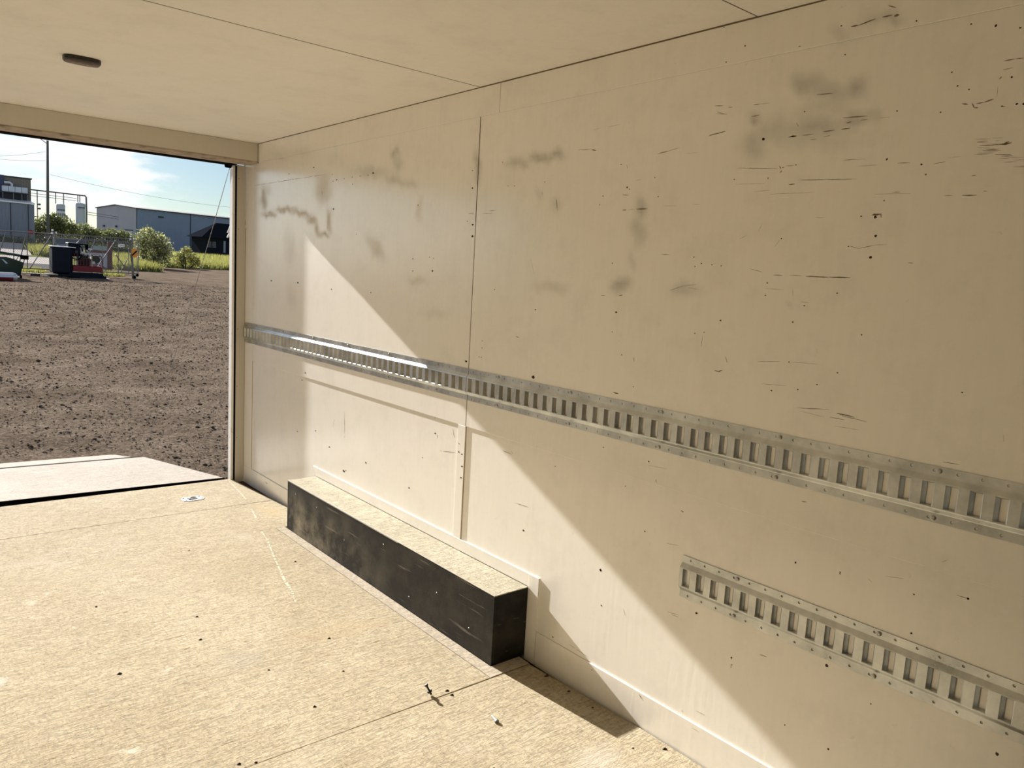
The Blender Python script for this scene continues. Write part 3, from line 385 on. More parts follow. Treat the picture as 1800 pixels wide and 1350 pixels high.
MB().prism([(.085,1.679),(.059,1.611),(.071,1.609),(.057,1.580),(.064,1.576),(.098,1.607),(.125,1.640),(.112,1.681)],.498,.503,'y').bar((.105,.50,1.645),(.045,.06,1.645),.02,.02).build('latch_plate',mat('latch_white',(.62,.62,.63),.4),jb)
for z in (.62,.99,1.62,1.93,.28): MB().tube([(-.047,-.0002,z),(-.047,-.0012,z)],.0026,8).build('nail_head',M_caulk,jb)
jl=empty('trim_3','cream door jamb at the left of the opening','door jamb',(0,0,0),kind='structure')
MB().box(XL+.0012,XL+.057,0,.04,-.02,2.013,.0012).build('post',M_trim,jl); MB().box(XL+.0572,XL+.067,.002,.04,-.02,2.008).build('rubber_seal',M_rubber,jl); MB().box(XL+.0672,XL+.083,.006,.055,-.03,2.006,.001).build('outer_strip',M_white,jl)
# sill and ramp door
sl=empty('trim_4','black steel sill and hinge bar under the floor edge at the opening','sill',(0,0,0),kind='structure')
MB().box(XL,-.0,.0305,.045,-.16,-.006,.001).build('sill_plate',M_rubber,sl)
MB().tube([(XL+.1,.105,-.085),(-.09,.105,-.085)],.022,12).build('hinge_bar',M_darksteel,sl)
MB().box(XL,.03,-.10,.0300,-.30,-.076).build('frame_rail',M_darksteel,sl)
rp_=empty('door_1','bleached plywood ramp door lowered onto the gravel','ramp door',(0,0,0),kind='structure'); rp_.rotation_euler=(0,.014,0)
s1=math.atan2(.275,1.93)
def rpt(x,d,h,base=(.172,-.028),s=s1): return (x,base[0]+d*math.cos(s)+h*math.sin(s),base[1]-d*math.sin(s)+h*math.cos(s))
def rslab(poly,h0,h1,name,m,base=(.172,-.028),s=s1):
    n=len(poly); return MB().add([rpt(x,d,h0,base,s) for x,d in poly]+[rpt(x,d,h1,base,s) for x,d in poly],[tuple(range(n))[::-1],tuple(range(n,2*n))]+[(i,(i+1)%n,n+(i+1)%n,n+i) for i in range(n)]).build(name,m,rp_)
rslab([(XL+.07,0),(-.073,0),(-.073,1.90),(-.085,1.945),(-.14,1.955),(XL+.14,1.955),(XL+.085,1.945),(XL+.07,1.90)],-.018,0,'ramp_panel',M_ramp)
rslab([(XL+.06,-.004),(-.066,-.004),(-.066,1.93),(XL+.06,1.93)],-.045,-.0185,'ramp_frame',M_darksteel)
s2=math.atan2(.120,.68); b2=(2.190,-.319)
rslab([(XL+.15,0),(-.140,0),(-.150,.62),(-.175,.69),(-.20,.70),(XL+.2,.70),(XL+.15,.66)],-.016,0,'ramp_flap',M_ramp,b2,s2)
MB().tube([(XL+.2,2.13,-.345),(-.15,2.13,-.345)],.010,8).build('flap_hinge',M_rubber,rp_)
rslab([(XL+.06,-.010),(-.066,-.010),(-.066,-.0005),(XL+.06,-.0005)],-.05,-.0004,'gap_shade_strip',M_rubber)  # black strip over the ramp's near edge, standing in for the shaded sill gap
rslab([(XL+.08,1.956),(-.09,1.956),(-.10,2.035),(XL+.08,2.035)],-.06,.0012,'gap_shade_strip',M_rubber)  # shade of the open gap before the flap, put in as a black strip
mb=MB(); P=[]
for i in range(13):
    t=i/12; P.append((-.086-.004*t,.045+2.02*t,1.998-2.27*t-.035*math.sin(math.pi*t)))
mb.tube(P,.0022,6); tag(mb.build('ramp_cable',mat('grey_cable',(.33,.33,.33),.5,.5)),'thin steel cable running from the header down to the ramp corner','cable')
# ---------------------------------------------------------------- tie rails
def track(y0,ncell,zb,label,xw,margin=.0):
    """horizontal tie rail: u runs towards the camera (-y), v up, w out of the wall"""
    mb=MB(); p=.05; V=[];F=[]
    def pt(u,v,wd): return (xw-wd,-u,v)
    idx={}
    def vtx(u,v,wd):
        k=(round(u,5),round(v,5),round(wd,5))
        if k not in idx: idx[k]=len(V); V.append(pt(u,v,wd))
        return idx[k]
    def q(a,b_,c,d): F.append((vtx(*a),vtx(*b_),vtx(*c),vtx(*d)))
    prof=[(0,.0),(0,.0022),(.0215,.0022),(.024,.0035),(.033,.0112),(.0355,.012)]
    tp=[(.129-v,wd) for v,wd in prof][::-1]
    holes=[(.0035,.0215)]
    F0,F1=.0355,.0935; S0,S1=.0365,.0925
    def strip(u0,u1,pr):
        for (v0,w0),(v1,w1) in zip(pr[:-1],pr[1:]): q((u0,v0,w0),(u1,v0,w0),(u1,v1,w1),(u0,v1,w1))
    for i in range(ncell):
        u0=margin+i*p; u1=u0+p; cu=u0+p/2; hu=cu+.005
        strip(u0,u1,prof[:2]); strip(u0,u1,prof[2:]); strip(u0,u1,tp[:4]); strip(u0,u1,tp[4:])
        for v0,v1,cv in ((0,.0215,.0095),(.129-.0215,.129,.1195)):
            vm=(v0+v1)/2; ring=[(u0,v0),(hu,v0),(u1,v0),(u1,vm),(u1,v1),(hu,v1),(u0,v1),(u0,vm)]
            oc=[(hu+.0036*math.cos(a),cv+.0036*math.sin(a)) for a in [math.radians(d) for d in (225,270,315,0,45,90,135,180)]]
            oi=[(hu+.0026*math.cos(a),cv+.0026*math.sin(a)) for a in [math.radians(d) for d in (225,270,315,0,45,90,135,180)]]
            for j in range(8):
                k=(j+1)%8
                q((*ring[j],.0022),(*ring[k],.0022),(*oc[k],.0022),(*oc[j],.0022)); q((*oc[j],.0022),(*oc[k],.0022),(*oi[k],.0002),(*oi[j],.0002))
        # slotted face
        a0,a1=cu-.0135,cu+.0138; b0,b1=cu-.0124,cu+.0114
        q((u0,F0,.012),(a0,F0,.012),(a0,F1,.012),(u0,F1,.012)); q((a1,F0,.012),(u1,F0,.012),(u1,F1,.012),(a1,F1,.012))
        q((a0,F0,.012),(a1,F0,.012),(a1,S0-.0,.012),(a0,S0,.012)); q((a0,S1,.012),(a1,S1,.012),(a1,F1,.012),(a0,F1,.012))
        R0=[(a0,S0),(a1,S0),(a1,S1),(a0,S1)]; R1=[(b0,S0+.0015),(b1,S0+.0015),(b1,S1-.0015),(b0,S1-.0015)]
        R2=[(b0+.0065,S0+.003),(b1-.002,S0+.003),(b1-.002,S1-.003),(b0+.0065,S1-.003)]
        for j in range(4):
            k=(j+1)%4; q((*R0[j],.012),(*R0[k],.012),(*R1[k],.0104),(*R1[j],.0104)); q((*R1[j],.0104),(*R1[k],.0104),(*R2[k],.0015),(*R2[j],.0015))
    uE=margin+ncell*p; full=prof+[(.0935,.012)]+tp[1:]
    for a,b_ in ((0,margin),(uE,uE+.012)):
        if b_-a>1e-6: strip(a,b_,full)
    me=bpy.data.meshes.new('rail'); me.from_pydata(V,[],F); me.update()
    t=empty('tie_rail',label,'tie rail',(0,y0,zb),group='galvanised tie rails on the wall')
    r=link('rail',me,M_galv,t)
    sme=None
    for i in range(3,ncell,8):
        for v in (.0095,.1195):
            u=margin+(i+.5)*p+.016
            o=MB().tube([(0,0,0),(-.0028,0,0),(-.0042,0,0)],[.0062,.0058,.003],10)
            if sme is None: sme=o.build('screw',M_steel,t,(xw-.0022,-u,v)); 
            else:
                c=sme.copy(); COL.objects.link(c); c.parent=t; c.location=(xw-.0022,-u,v)
    return t
track(-.006,48,.907,'galvanised slotted tie rail on the wall, the length nearest the doorway',-.0002,.006)
track(-2.4265,48,.907,'galvanised slotted tie rail at mid wall height, the length continuing to the right edge',-.0002,.0)
track(-3.540,48,.481,'short lower galvanised tie rail starting at right of the black box',.0030,.0)
# ---------------------------------------------------------------- black box over the wheel
def boxmat():
    m,t,b=NT('scuffed_black_board'); N=t.nodes.new; L=t.links.new
    g=N('ShaderNodeNewGeometry'); n=N('ShaderNodeTexNoise'); n.inputs['Scale'].default_value=7; n.inputs['Detail'].default_value=8; n.inputs['Roughness'].default_value=.65; L(g.outputs['Position'],n.inputs['Vector'])
    s=N('ShaderNodeSeparateXYZ'); L(g.outputs['Position'],s.inputs[0])
    a=N('ShaderNodeMapRange'); a.inputs[1].default_value=-2.15; a.inputs[2].default_value=-1.25; L(s.outputs['Y'],a.inputs[0])
    c=N('ShaderNodeMapRange'); c.inputs[1].default_value=.24; c.inputs[2].default_value=.06; L(s.outputs['Z'],c.inputs[0])
    k=N('ShaderNodeMath'); k.operation='MULTIPLY'; L(a.outputs[0],k.inputs[0]); L(c.outputs[0],k.inputs[1])
    k2=N('ShaderNodeMath'); k2.operation='ADD'; L(k.outputs[0],k2.inputs[0]); k2.inputs[1].default_value=.10
    r=N('ShaderNodeMapRange'); r.inputs[1].default_value=.42; r.inputs[2].default_value=.7; L(n.outputs[0],r.inputs[0])
    f=N('ShaderNodeMath'); f.operation='MULTIPLY'; L(k2.outputs[0],f.inputs[0]); L(r.outputs[0],f.inputs[1]); f2=N('ShaderNodeMath'); f2.operation='MULTIPLY'; f2.inputs[1].default_value=.9; f2.use_clamp=True; L(f.outputs[0],f2.inputs[0])
    x=N('ShaderNodeMix'); x.data_type='RGBA'; L(f2.outputs[0],x.inputs['Factor']); x.inputs['A'].default_value=(.007,.0065,.006,1); x.inputs['B'].default_value=(.33,.29,.21,1)
    mp=N('ShaderNodeMapping'); mp.inputs['Scale'].default_value=(20,4,60); mp.inputs['Rotation'].default_value=(.5,0,0); L(g.outputs['Position'],mp.inputs[0])
    n2=N('ShaderNodeTexNoise'); n2.inputs['Scale'].default_value=1; n2.inputs['Detail'].default_value=4; L(mp.outputs[0],n2.inputs['Vector'])
    r2=N('ShaderNodeMapRange'); r2.inputs[1].default_value=.66; r2.inputs[2].default_value=.74; r2.inputs[4].default_value=.4; L(n2.outputs[0],r2.inputs[0])
    y=N('ShaderNodeMix'); y.data_type='RGBA'; L(r2.outputs[0],y.inputs['Factor']); L(x.outputs['Result'],y.inputs['A']); y.inputs['B'].default_value=(.32,.28,.22,1)
    L(y.outputs['Result'],b.inputs['Base Color']); b.inputs['Roughness'].default_value=.5; b.inputs['Specular IOR Level'].default_value=.25
    n3=N('ShaderNodeTexNoise'); n3.inputs['Scale'].default_value=260; L(g.outputs['Position'],n3.inputs['Vector']); bp=N('ShaderNodeBump'); bp.inputs['Strength'].default_value=.25; bp.inputs['Distance'].default_value=.002; L(n3.outputs[0],bp.inputs['Height']); L(bp.outputs[0],b.inputs['Normal'])
    return m
M_box=boxmat()
wb=empty('wheel_well_box','long black wheel well box with a dusty top against the cream wall','box',(-.0825,-1.967,0))
def loc(o,p): o.location=Vector(o.location)-Vector(p); return o
P0=(-.0825,-1.967,0)
loc(MB().box(-.163,-.150,-2.862,-1.072,0,.264,.0008).build('front_panel',M_box,wb),P0)
loc(MB().box(-.1495,-.0022,-2.862,-2.850,0,.264,.0008).build('end_panel',M_box,wb),P0)
loc(MB().box(-.1495,-.0022,-1.084,-1.072,0,.264,.0008).build('end_panel',M_box,wb),P0)
loc(MB().box(-.1648,-.1636,-2.20,-1.0712,.2625,.2688,.0003).box(-.1641,-.1632,-2.8628,-2.2002,.2660,.2686,.0003).build('edge_strip',mat('worn_metal_edge',(.42,.41,.39),.6,.2,.2,60),wb),P0)
loc(MB().box(-.1640,-.1622,-1.0728,-1.0708,0,.262,.0003).build('edge_strip',bpy.data.materials['worn_metal_edge'],wb),P0)
M_dust=osb('dusty_top',(.33,.30,.215),(.46,.42,.32),1.1,.25,.7)
tag(loc(MB().box(-.1635,-.0022,-2.8625,-1.0715,.2642,.268,.0012).build('top_panel',M_dust,wb),P0),'dusty top panel of the black box')
for y,z in ((-1.17,.215),(-1.42,.21),(-1.72,.13),(-2.08,.22),(-2.50,.15),(-2.72,.09),(-2.30,.06)):
    loc(MB().tube([(-.1631,y,z),(-.1643,y,z)],[.0030,.0020],8).build('screw',M_steel,wb),P0)
# ---------------------------------------------------------------- recessed ring plate in the floor
dr=empty('floor_tie_ring','small bright steel tie down ring set in the floor near the sill','tie ring',(-.420,-.308,.0),math.radians(3))
mb=MB(); ow,oh,c=.062,.043,.018; iw,ih=.030,.024
O=[(-ow,-oh+c),(-ow+c,-oh),(ow-c,-oh),(ow,-oh+c),(ow,oh-c),(ow-c,oh),(-ow+c,oh),(-ow,oh-c)]
I=[(-iw,-ih+.004),(-iw+.004,-ih),(iw-.004,-ih),(iw,-ih+.004),(iw,ih-.004),(iw-.004,ih),(-iw+.004,ih),(-iw,ih-.004)]
V=[(x,y,.0) for x,y in O]+[(x*.97,y*.97,.0030) for x,y in O]+[(x,y,.0030) for x,y in I]+[(x*.85,y*.85,.0006) for x,y in I]
F=[(k*8+j,k*8+(j+1)%8,k*8+8+(j+1)%8,k*8+8+j) for k in range(3) for j in range(8)]
M_bright=mat('bright_zinc',(.40,.41,.42),.6,.2,.05,60)
M_pan=mat('ring_pan',(.035,.03,.028),.6,.4)
mb.add(V,F).build('plate',M_bright,dr)
MB().prism([(x*.85,y*.85) for x,y in I],.0002,.0008).build('pan',M_pan,dr)
pts=[(.021*math.cos(a)+.003,.016*math.sin(a),.0052+.0025*math.sin(a)) for a in [2*math.pi*i/20 for i in range(21)]]
MB().tube(pts,.0024,8,False).build('ring',M_bright,dr,smooth=True); MB().box(-.024,-.014,-.008,.008,.002,.0085,.001).build('ring_clip',M_bright,dr)
for x,y in ((-.046,-.025),(.046,-.025),(.046,.025),(-.046,.025)): MB().tube([(x,y,.0028),(x,y,.0040)],[.0062,.0045],8).build('screw',M_rubber,dr)
# ---------------------------------------------------------------- bolt and screw lying on the floor
bt=empty('bolt','dark bolt with a nut standing askew by the crack in the floor','bolt',(-.452,-2.905,0))
ax=Vector((-.35,.35,.85)).normalized(); p=Vector((.0,.0,.003))
MB().tube([p,p+ax*.034],.0036,8).build('shank',M_darksteel,bt)
MB().tube([p+ax*.009,p+ax*.017],.0085,6).build('nut',M_darksteel,bt); MB().tube([p+ax*.034,p+ax*.040],.0065,6).build('head',M_darksteel,bt)
sc_=empty('screw','short grey screw lying loose on the bright floor','screw',(-.366,-3.138,0))
MB().tube([(-.003,-.015,.0042),(.002,.012,.004),(.003,.020,.0035)],[.0042,.0036,.0012],8).build('shank',M_steel,sc_); MB().tube([(-.0032,-.0155,.0045),(-.004,-.0195,.0045)],.0075,10).build('head',M_steel,sc_)
mb=MB()
for x,y,r in ((-.391,-2.911,.0045),(-.394,-2.943,.0050),(-.05,-3.27,.003),(-.11,-3.50,.003),(-.52,-3.33,.003),(-.87,-3.28,.004),(-.80,-2.75,.004),(-.55,-2.35,.004),(-.62,-2.60,.003),(-1.10,-2.9,.004),(-1.06,-2.92,.003),(-.33,-1.55,.004),(-.95,-2.1,.004),(-1.2,-1.6,.004),(-.7,-1.15,.003),(-1.25,-2.2,.005),(-.04,-3.03,.006),(-.045,-3.15,.004),(-.03,-3.56,.005),(-.9,-1.9,.004),(-.83,-2.45,.003)):
    n=6; r*=1.5; k=random.random()*3; mb.add([(x,y,r*.8)]+[(x+r*random.uniform(.8,1.5)*math.cos(k+j),y+r*random.uniform(.6,1)*math.sin(k+j),0) for j in [2*math.pi*i/n for i in range(n)]],[(0,j+1,(j+1)%n+1) for j in range(n)])
tag(mb.build('grit',M_backing,fl),'dark crumbs of dirt on the floor',kind='stuff')
# ---------------------------------------------------------------- ceiling lamp
lp=empty('ceiling_lamp','small dark oval lamp on the cream ceiling, unlit','lamp',(-1.200,-1.525,H-.0),math.radians(-2))
def oval(a,b_,z0,z1,sh,n=28,pw=3.0):
    def P(a,b_,z):
        r=[]
        for i in range(n):
            t=2*math.pi*i/n; c_,s_=math.cos(t),math.sin(t); r.append((a*math.copysign(abs(c_)**(2/pw),c_),b_*math.copysign(abs(s_)**(2/pw),s_),z))
        return r
    V=P(a,b_,z0)+P(a*sh,b_*sh,z1); return V,[tuple(range(n)),tuple(range(n,2*n))[::-1]]+[(i,n+i,n+(i+1)%n,(i+1)%n) for i in range(n)]
M_lampb=mat('lamp_black_plastic',(.012,.010,.010),.35); M_lens=mat('smoked_lens',(.16,.12,.11),.22,0,.1,30,coat=.5)
MB().add(*oval(.063,.040,0,-.014,1.0)).build('base',M_lampb,lp); MB().add(*oval(.063,.038,-.0142,-.020,.93)).build('bezel',mat('lamp_bezel',(.07,.055,.05),.3),lp)
MB().add(*oval(.046,.018,-.0202,-.0245,.85)).build('lens',M_lens,lp)
# ================================================================ the yard
def gravel_mat(name,c0,c1,stones=True):
    m,t,b=NT(name); N=t.nodes.new; L=t.links.new
    g=N('ShaderNodeTexCoord'); P=g.outputs['Object']
    n=N('ShaderNodeTexNoise'); n.inputs['Scale'].default_value=.9; n.inputs['Detail'].default_value=6; L(P,n.inputs['Vector'])
    n2=N('ShaderNodeTexNoise'); n2.inputs['Scale'].default_value=22; n2.inputs['Detail'].default_value=8; n2.inputs['Roughness'].default_value=.8; L(P,n2.inputs['Vector'])
    v=N('ShaderNodeTexVoronoi'); v.inputs['Scale'].default_value=26; v.inputs['Randomness'].default_value=1; L(P,v.inputs['Vector'])
    mx=N('ShaderNodeMix'); mx.data_type='RGBA'; r=N('ShaderNodeMapRange'); r.inputs[1].default_value=.35; r.inputs[2].default_value=.65; L(n.outputs[0],r.inputs[0]); L(r.outputs[0],mx.inputs['Factor']); mx.inputs['A'].default_value=col(c0); mx.inputs['B'].default_value=col(c1)
    r2=N('ShaderNodeMapRange'); r2.inputs[1].default_value=.32; r2.inputs[2].default_value=.62; r2.inputs[3].default_value=.5; r2.inputs[4].default_value=1.4; L(n2.outputs[0],r2.inputs[0])
    s=N('ShaderNodeVectorMath'); s.operation='SCALE'; L(mx.outputs['Result'],s.inputs[0]); L(r2.outputs[0],s.inputs['Scale'])
    cr=N('ShaderNodeMapRange'); cr.inputs[1].default_value=0; cr.inputs[2].default_value=1; cr.inputs[3].default_value=.7; cr.inputs[4].default_value=1.45; L(v.outputs['Color'],cr.inputs[0])
    s2=N('ShaderNodeVectorMath'); s2.operation='SCALE'; L(s.outputs[0],s2.inputs[0]); L(cr.outputs[0],s2.inputs['Scale'])
    L(s2.outputs[0],b.inputs['Base Color']); b.inputs['Roughness'].default_value=1; b.inputs['Specular IOR Level'].default_value=0
    a=N('ShaderNodeMath'); a.operation='MULTIPLY_ADD'; L(v.outputs['Distance'],a.inputs[0]); a.inputs[1].default_value=-.6; L(n2.outputs[0],a.inputs[2])
    bp=N('ShaderNodeBump'); bp.inputs['Strength'].default_value=1; bp.inputs['Distance'].default_value=.022; L(a.outputs[0],bp.inputs['Height']); L(bp.outputs[0],b.inputs['Normal'])
    return m
M_gravel=gravel_mat('brown_gravel',GRAV0,GRAV1)
def gheight(x,y):
    """wheel ruts running across in front of the ramp, dying out close to it"""
    a=np.sin(y*2.1+.55*x*.35+1.3*np.sin(x*.16+y*.05))*.5+np.sin(y*3.7-.25*x+1.1*np.sin(x*.23))*.35+np.sin(y*.9+.12*x)*.4
    n=np.sin(x*2.7+y*1.9)*np.sin(y*2.3-x*1.1)*.3
    k=np.clip((y-4)/9,0,1)*np.clip((44-y)/4,0,1)
    return (a+n)*.034*k+.012*np.sin(x*5.3+np.sin(y*4.1)*2)*np.sin(y*6.7+np.sin(x*3.3)*2)*np.clip((y-1)/3,0,1)
def grid(x0,x1,y0,y1,dx,dy,f,rough=.0):
    xs=np.arange(x0,x1+dx/2,dx); ys_=np.arange(y0,y1+dy/2,dy); X,Y=np.meshgrid(xs,ys_); Z=f(X,Y)+rng.normal(0,rough,X.shape); nx=len(xs)
    V=np.stack([X,Y,Z],-1).reshape(-1,3); i=np.arange((len(ys_)-1)*nx).reshape(-1,nx)[:,:-1].ravel()
    return V,np.stack([i,i+1,i+1+nx,i+nx],1)
gr=ground(tag(mesh_arrays('gravel_yard',*grid(-8,16,1.0,46,.10,.12,gheight,.006),M_gravel,smooth=True),'brown gravel yard with wheel ruts beyond the ramp','gravel yard',kind='structure'),(0,0,0))
base=MB(); base.box(-260,420,-60,900,-.6,-.12)
far=tag(base.build('far_ground',gravel_mat('far_dirt',(.20,.155,.115),(.26,.20,.15))),'flat dirt ground spreading around the yard','ground',kind='structure'); ground(far,(0,0,0))
mb=MB(); mb.box(-60,-7.95,-30,47,-.3,-.01).box(15.95,90,-30,73,-.3,-.01).box(-7.95,15.95,-30,1.02,-.3,-.01).box(-60,15.95,45.9,60.5,-.3,-.02)
ground(tag(mb.build('gravel_apron',M_gravel),'plain gravel at the sides of the yard and before the fence','gravel yard',kind='structure'),(0,0,0))
# clods: small stones, one object
def blobs(cx,cy,cz,r):
    n=len(cx); base_v=np.array([(1,0,0),(-1,0,0),(0,1,0),(0,-1,0),(0,0,1),(0,0,-.6)],float)
    base_f=np.array([(0,2,4),(2,1,4),(1,3,4),(3,0,4),(2,0,5),(1,2,5),(3,1,5),(0,3,5)])
    a=rng.uniform(0,6.28,n); ca,sa=np.cos(a),np.sin(a); V=base_v[None]*r[:,None,None]*rng.uniform(.6,1.35,(n,6,1))
    x=V[...,0]*ca[:,None]-V[...,1]*sa[:,None]; y=V[...,0]*sa[:,None]+V[...,1]*ca[:,None]; z=V[...,2]*.62
    P=np.stack([x+cx[:,None],y+cy[:,None],z+cz[:,None]],-1).reshape(-1,3); F=(base_f[None]+6*np.arange(n)[:,None,None]).reshape(-1,3)
    return P,F
n=52000; yy=1.3+36*rng.random(n)**1.5; xx=-2.6+(yy+5.2)*rng.uniform(.0,.66,n); kp=~((yy<3.1)&(xx<.05))&~((yy>31)&(xx<4.0)); yy,xx=yy[kp],xx[kp]; n=len(xx); rr=rng.gamma(1.3,.0026,n)+.003; rr*=1+yy/14; rr=np.minimum(rr,.04)
P,F=blobs(xx,yy,gheight(xx,yy)+rr*.18,rr)
cl=mesh_arrays('gravel_clods',P,F,gravel_mat('clod',tuple(c*.95 for c in GRAV0),tuple(c*1.25 for c in GRAV1))); tag(cl,'loose clods and pebbles on the brown gravel','gravel',kind='stuff'); ground(cl,(0,0,0))
# ------------- roads and grass ground
M_road=mat('pale_gravel_road',(.42,.39,.37),.95,0,.06,1.5,bump=.3,bs=6,spec=0); M_asph=mat('grey_asphalt',(.13,.125,.125),.95,0,.06,2,spec=0)
M_turf=mat('green_turf',(.15,.165,.05),.95,0,.3,.5,bump=.6,bs=3,spec=0)
def flat(name,poly,z0,z1,m,label,cat): return ground(tag(MB().prism(poly,z0,z1).build(name,m),label,cat,kind='structure'),(0,0,0))
flat('near_road',[(-60,60),(9.6,60),(11.5,80),(-60,80)],-.11,-.0,M_road,'pale gravel road just beyond the chain link fence','road')
flat('asphalt_lane',[(-60,50),(8.2,50),(9.6,59.9),(-60,59.9)],-.2,-.005,M_asph,'strip of dark grey asphalt in front of the pale road','road')
ground(tag(MB().add([(-60,83,-.1),(10.4,83,-.1),(12.4,104,-.1),(-60,104,-.1),(-60,83,.05),(10.4,83,.05),(12.4,104,.95),(-60,104,.95)],[(0,3,2,1),(4,5,6,7),(0,1,5,4),(1,2,6,5),(2,3,7,6),(3,0,4,7)]).build('far_road',M_road),'second pale road climbing a little towards the corrugated plant','road',kind='structure'),(0,0,0))
flat('grass_verge',[(-60,80.5),(11.6,80.5),(9.7,60),(15,60),(15.1,80.5),(20,104),(-60,104)],-.11,.02,M_turf,'grass verge between the two pale roads','grass')
flat('meadow',[(15.0,68.2),(26.5,73.3),(120,73.3),(120,172),(26,172),(21,100),(15.2,80)],-.11,.02,M_turf,'green meadow behind the fence up to the long warehouse','grass')
flat('dirt_lot',[(26,172.5),(160,172.5),(160,260),(26,260)],-.11,.02,M_asph,'dark paved strip at the foot of the warehouse','pavement')
# ------------- vegetation
def leafmat(name,c,c2,tr=.35):
    m,t,b=NT(name); N=t.nodes.new; L=t.links.new; g=N('ShaderNodeTexCoord'); n=N('ShaderNodeTexNoise'); n.inputs['Scale'].default_value=3; n.inputs['Detail'].default_value=4; L(g.outputs['Object'],n.inputs['Vector'])
    wn=N('ShaderNodeNewGeometry'); a=N('ShaderNodeMath'); a.operation='MULTIPLY_ADD'; L(wn.outputs['Random Per Island'],a.inputs[0]); a.inputs[1].default_value=.6; L(n.outputs[0],a.inputs[2])
    r=N('ShaderNodeMapRange'); r.inputs[1].default_value=.45; r.inputs[2].default_value=1.05; L(a.outputs[0],r.inputs[0])
    x=N('ShaderNodeMix'); x.data_type='RGBA'; L(r.outputs[0],x.inputs['Factor']); x.inputs['A'].default_value=col(c); x.inputs['B'].default_value=col(c2)
    L(x.outputs['Result'],b.inputs['Base Color']); b.inputs['Roughness'].default_value=.55; b.inputs['Specular IOR Level'].default_value=.3
    tl=N('ShaderNodeBsdfTranslucent'); s=N('ShaderNodeVectorMath'); s.operation='MULTIPLY'; L(x.outputs['Result'],s.inputs[0]); s.inputs[1].default_value=(1.12,1.12,.75); L(s.outputs[0],tl.inputs['Color'])
    ms=N('ShaderNodeMixShader'); ms.inputs[0].default_value=tr; L(b.outputs[0],ms.inputs[1]); L(tl.outputs[0],ms.inputs[2]); L(ms.outputs[0],t.nodes['Material Output'].inputs[0])
    return m
M_leaf=leafmat('bush_leaf',(.03,.042,.02),(.44,.45,.27),.45); M_hedge=leafmat('hedge_leaf',(.045,.065,.03),(.22,.24,.11),.35); M_grass=leafmat('tall_grass',(.15,.165,.06),(.33,.32,.14),.4); M_dhedge=leafmat('dark_hedge_leaf',(.035,.055,.03),(.08,.10,.045),.2)
M_bark=mat('bark',(.06,.045,.035),.9,0,.2,8)
def leaves(clumps,n,sz,name,m,parent):
    """leaf blades scattered over ellipsoid clumps (cx,cy,cz,rx,ry,rz)"""
    C=np.array(clumps); wgt=C[:,3]*C[:,4]*C[:,5]; k=rng.choice(len(C),n,p=wgt/wgt.sum()); d=rng.normal(size=(n,3)); d/=np.linalg.norm(d,axis=1)[:,None]
    rad=rng.random(n)**.38; P=C[k,:3]+d*C[k,3:6]*(rad*rng.uniform(.85,1.12,n))[:,None]; P[:,2]=np.maximum(P[:,2],.03)
    a=rng.normal(size=(n,3)); a/=np.linalg.norm(a,axis=1)[:,None]; b_=np.cross(a,rng.normal(size=(n,3))); b_/=np.linalg.norm(b_,axis=1)[:,None]
    s=sz*rng.uniform(.6,1.4,n)[:,None]; V=np.stack([P-a*s,P+b_*s*.45,P+a*s,P-b_*s*.45],1).reshape(-1,3); F=np.arange(4*n).reshape(-1,4)
    return tag(mesh_arrays(name,V,F,m,parent),kind='stuff')
def plant(name,label,cat,loc,clumps,n,sz,m,stems=4,group=None,h=None):
    t=yard(name,label,cat,loc,group=group); leaves(clumps,n,sz,'foliage',m,t); C=np.array(clumps)
    mb=MB(); hh=h or float((C[:,2]).max())
    for i in range(stems):
        c=C[rng.integers(len(C))]; x0,y0=c[0]*.25,c[1]*.25; mb.tube([(x0,y0,-.1),(x0+(c[0]-x0)*.4,y0+(c[1]-y0)*.4,c[2]*.5),(c[0],c[1],c[2]+c[5]*.4)],[.07,.05,.015],6)
    mb.build('stems',M_bark,t); return t
def cl_(n,sx,sy,z0,z1,r): return [(rng.uniform(-sx,sx),rng.uniform(-sy,sy),rng.uniform(z0,z1),r*rng.uniform(.7,1.2),r*rng.uniform(.7,1.2),r*rng.uniform(.6,1.0)) for _ in range(n)]
plant('bush','large leafy bush lit from behind at the end of the chain link gate','bush',(16.9,66,0),[(-.55,0,2.6,.8,.8,.85),(0,0,1.6,1.25,1.1,1.3),(.75,0,1.9,.85,.9,1.0),(-.95,.2,1.9,.65,.7,.9),(1.15,0,1.1,.65,.7,.9),(-.2,0,2.9,.45,.5,.55),(.45,0,2.6,.5,.6,.5),(-1.0,0,.8,.5,.6,.7),(.2,-.2,.6,1.2,.9,.6)],7000,.085,M_leaf,6,'bushes beyond the gravel yard')
plant('bush','smaller loose bush at right of the large bush, above the tall grass','bush',(20.8,70,0),[(0,0,1.1,.8,.6,.8),(-.6,0,.8,.6,.6,.7),(.7,0,.9,.6,.6,.65),(.15,0,1.7,.4,.4,.4),(1.1,0,.6,.5,.5,.5)],2600,.08,M_grass,5,'bushes beyond the gravel yard')
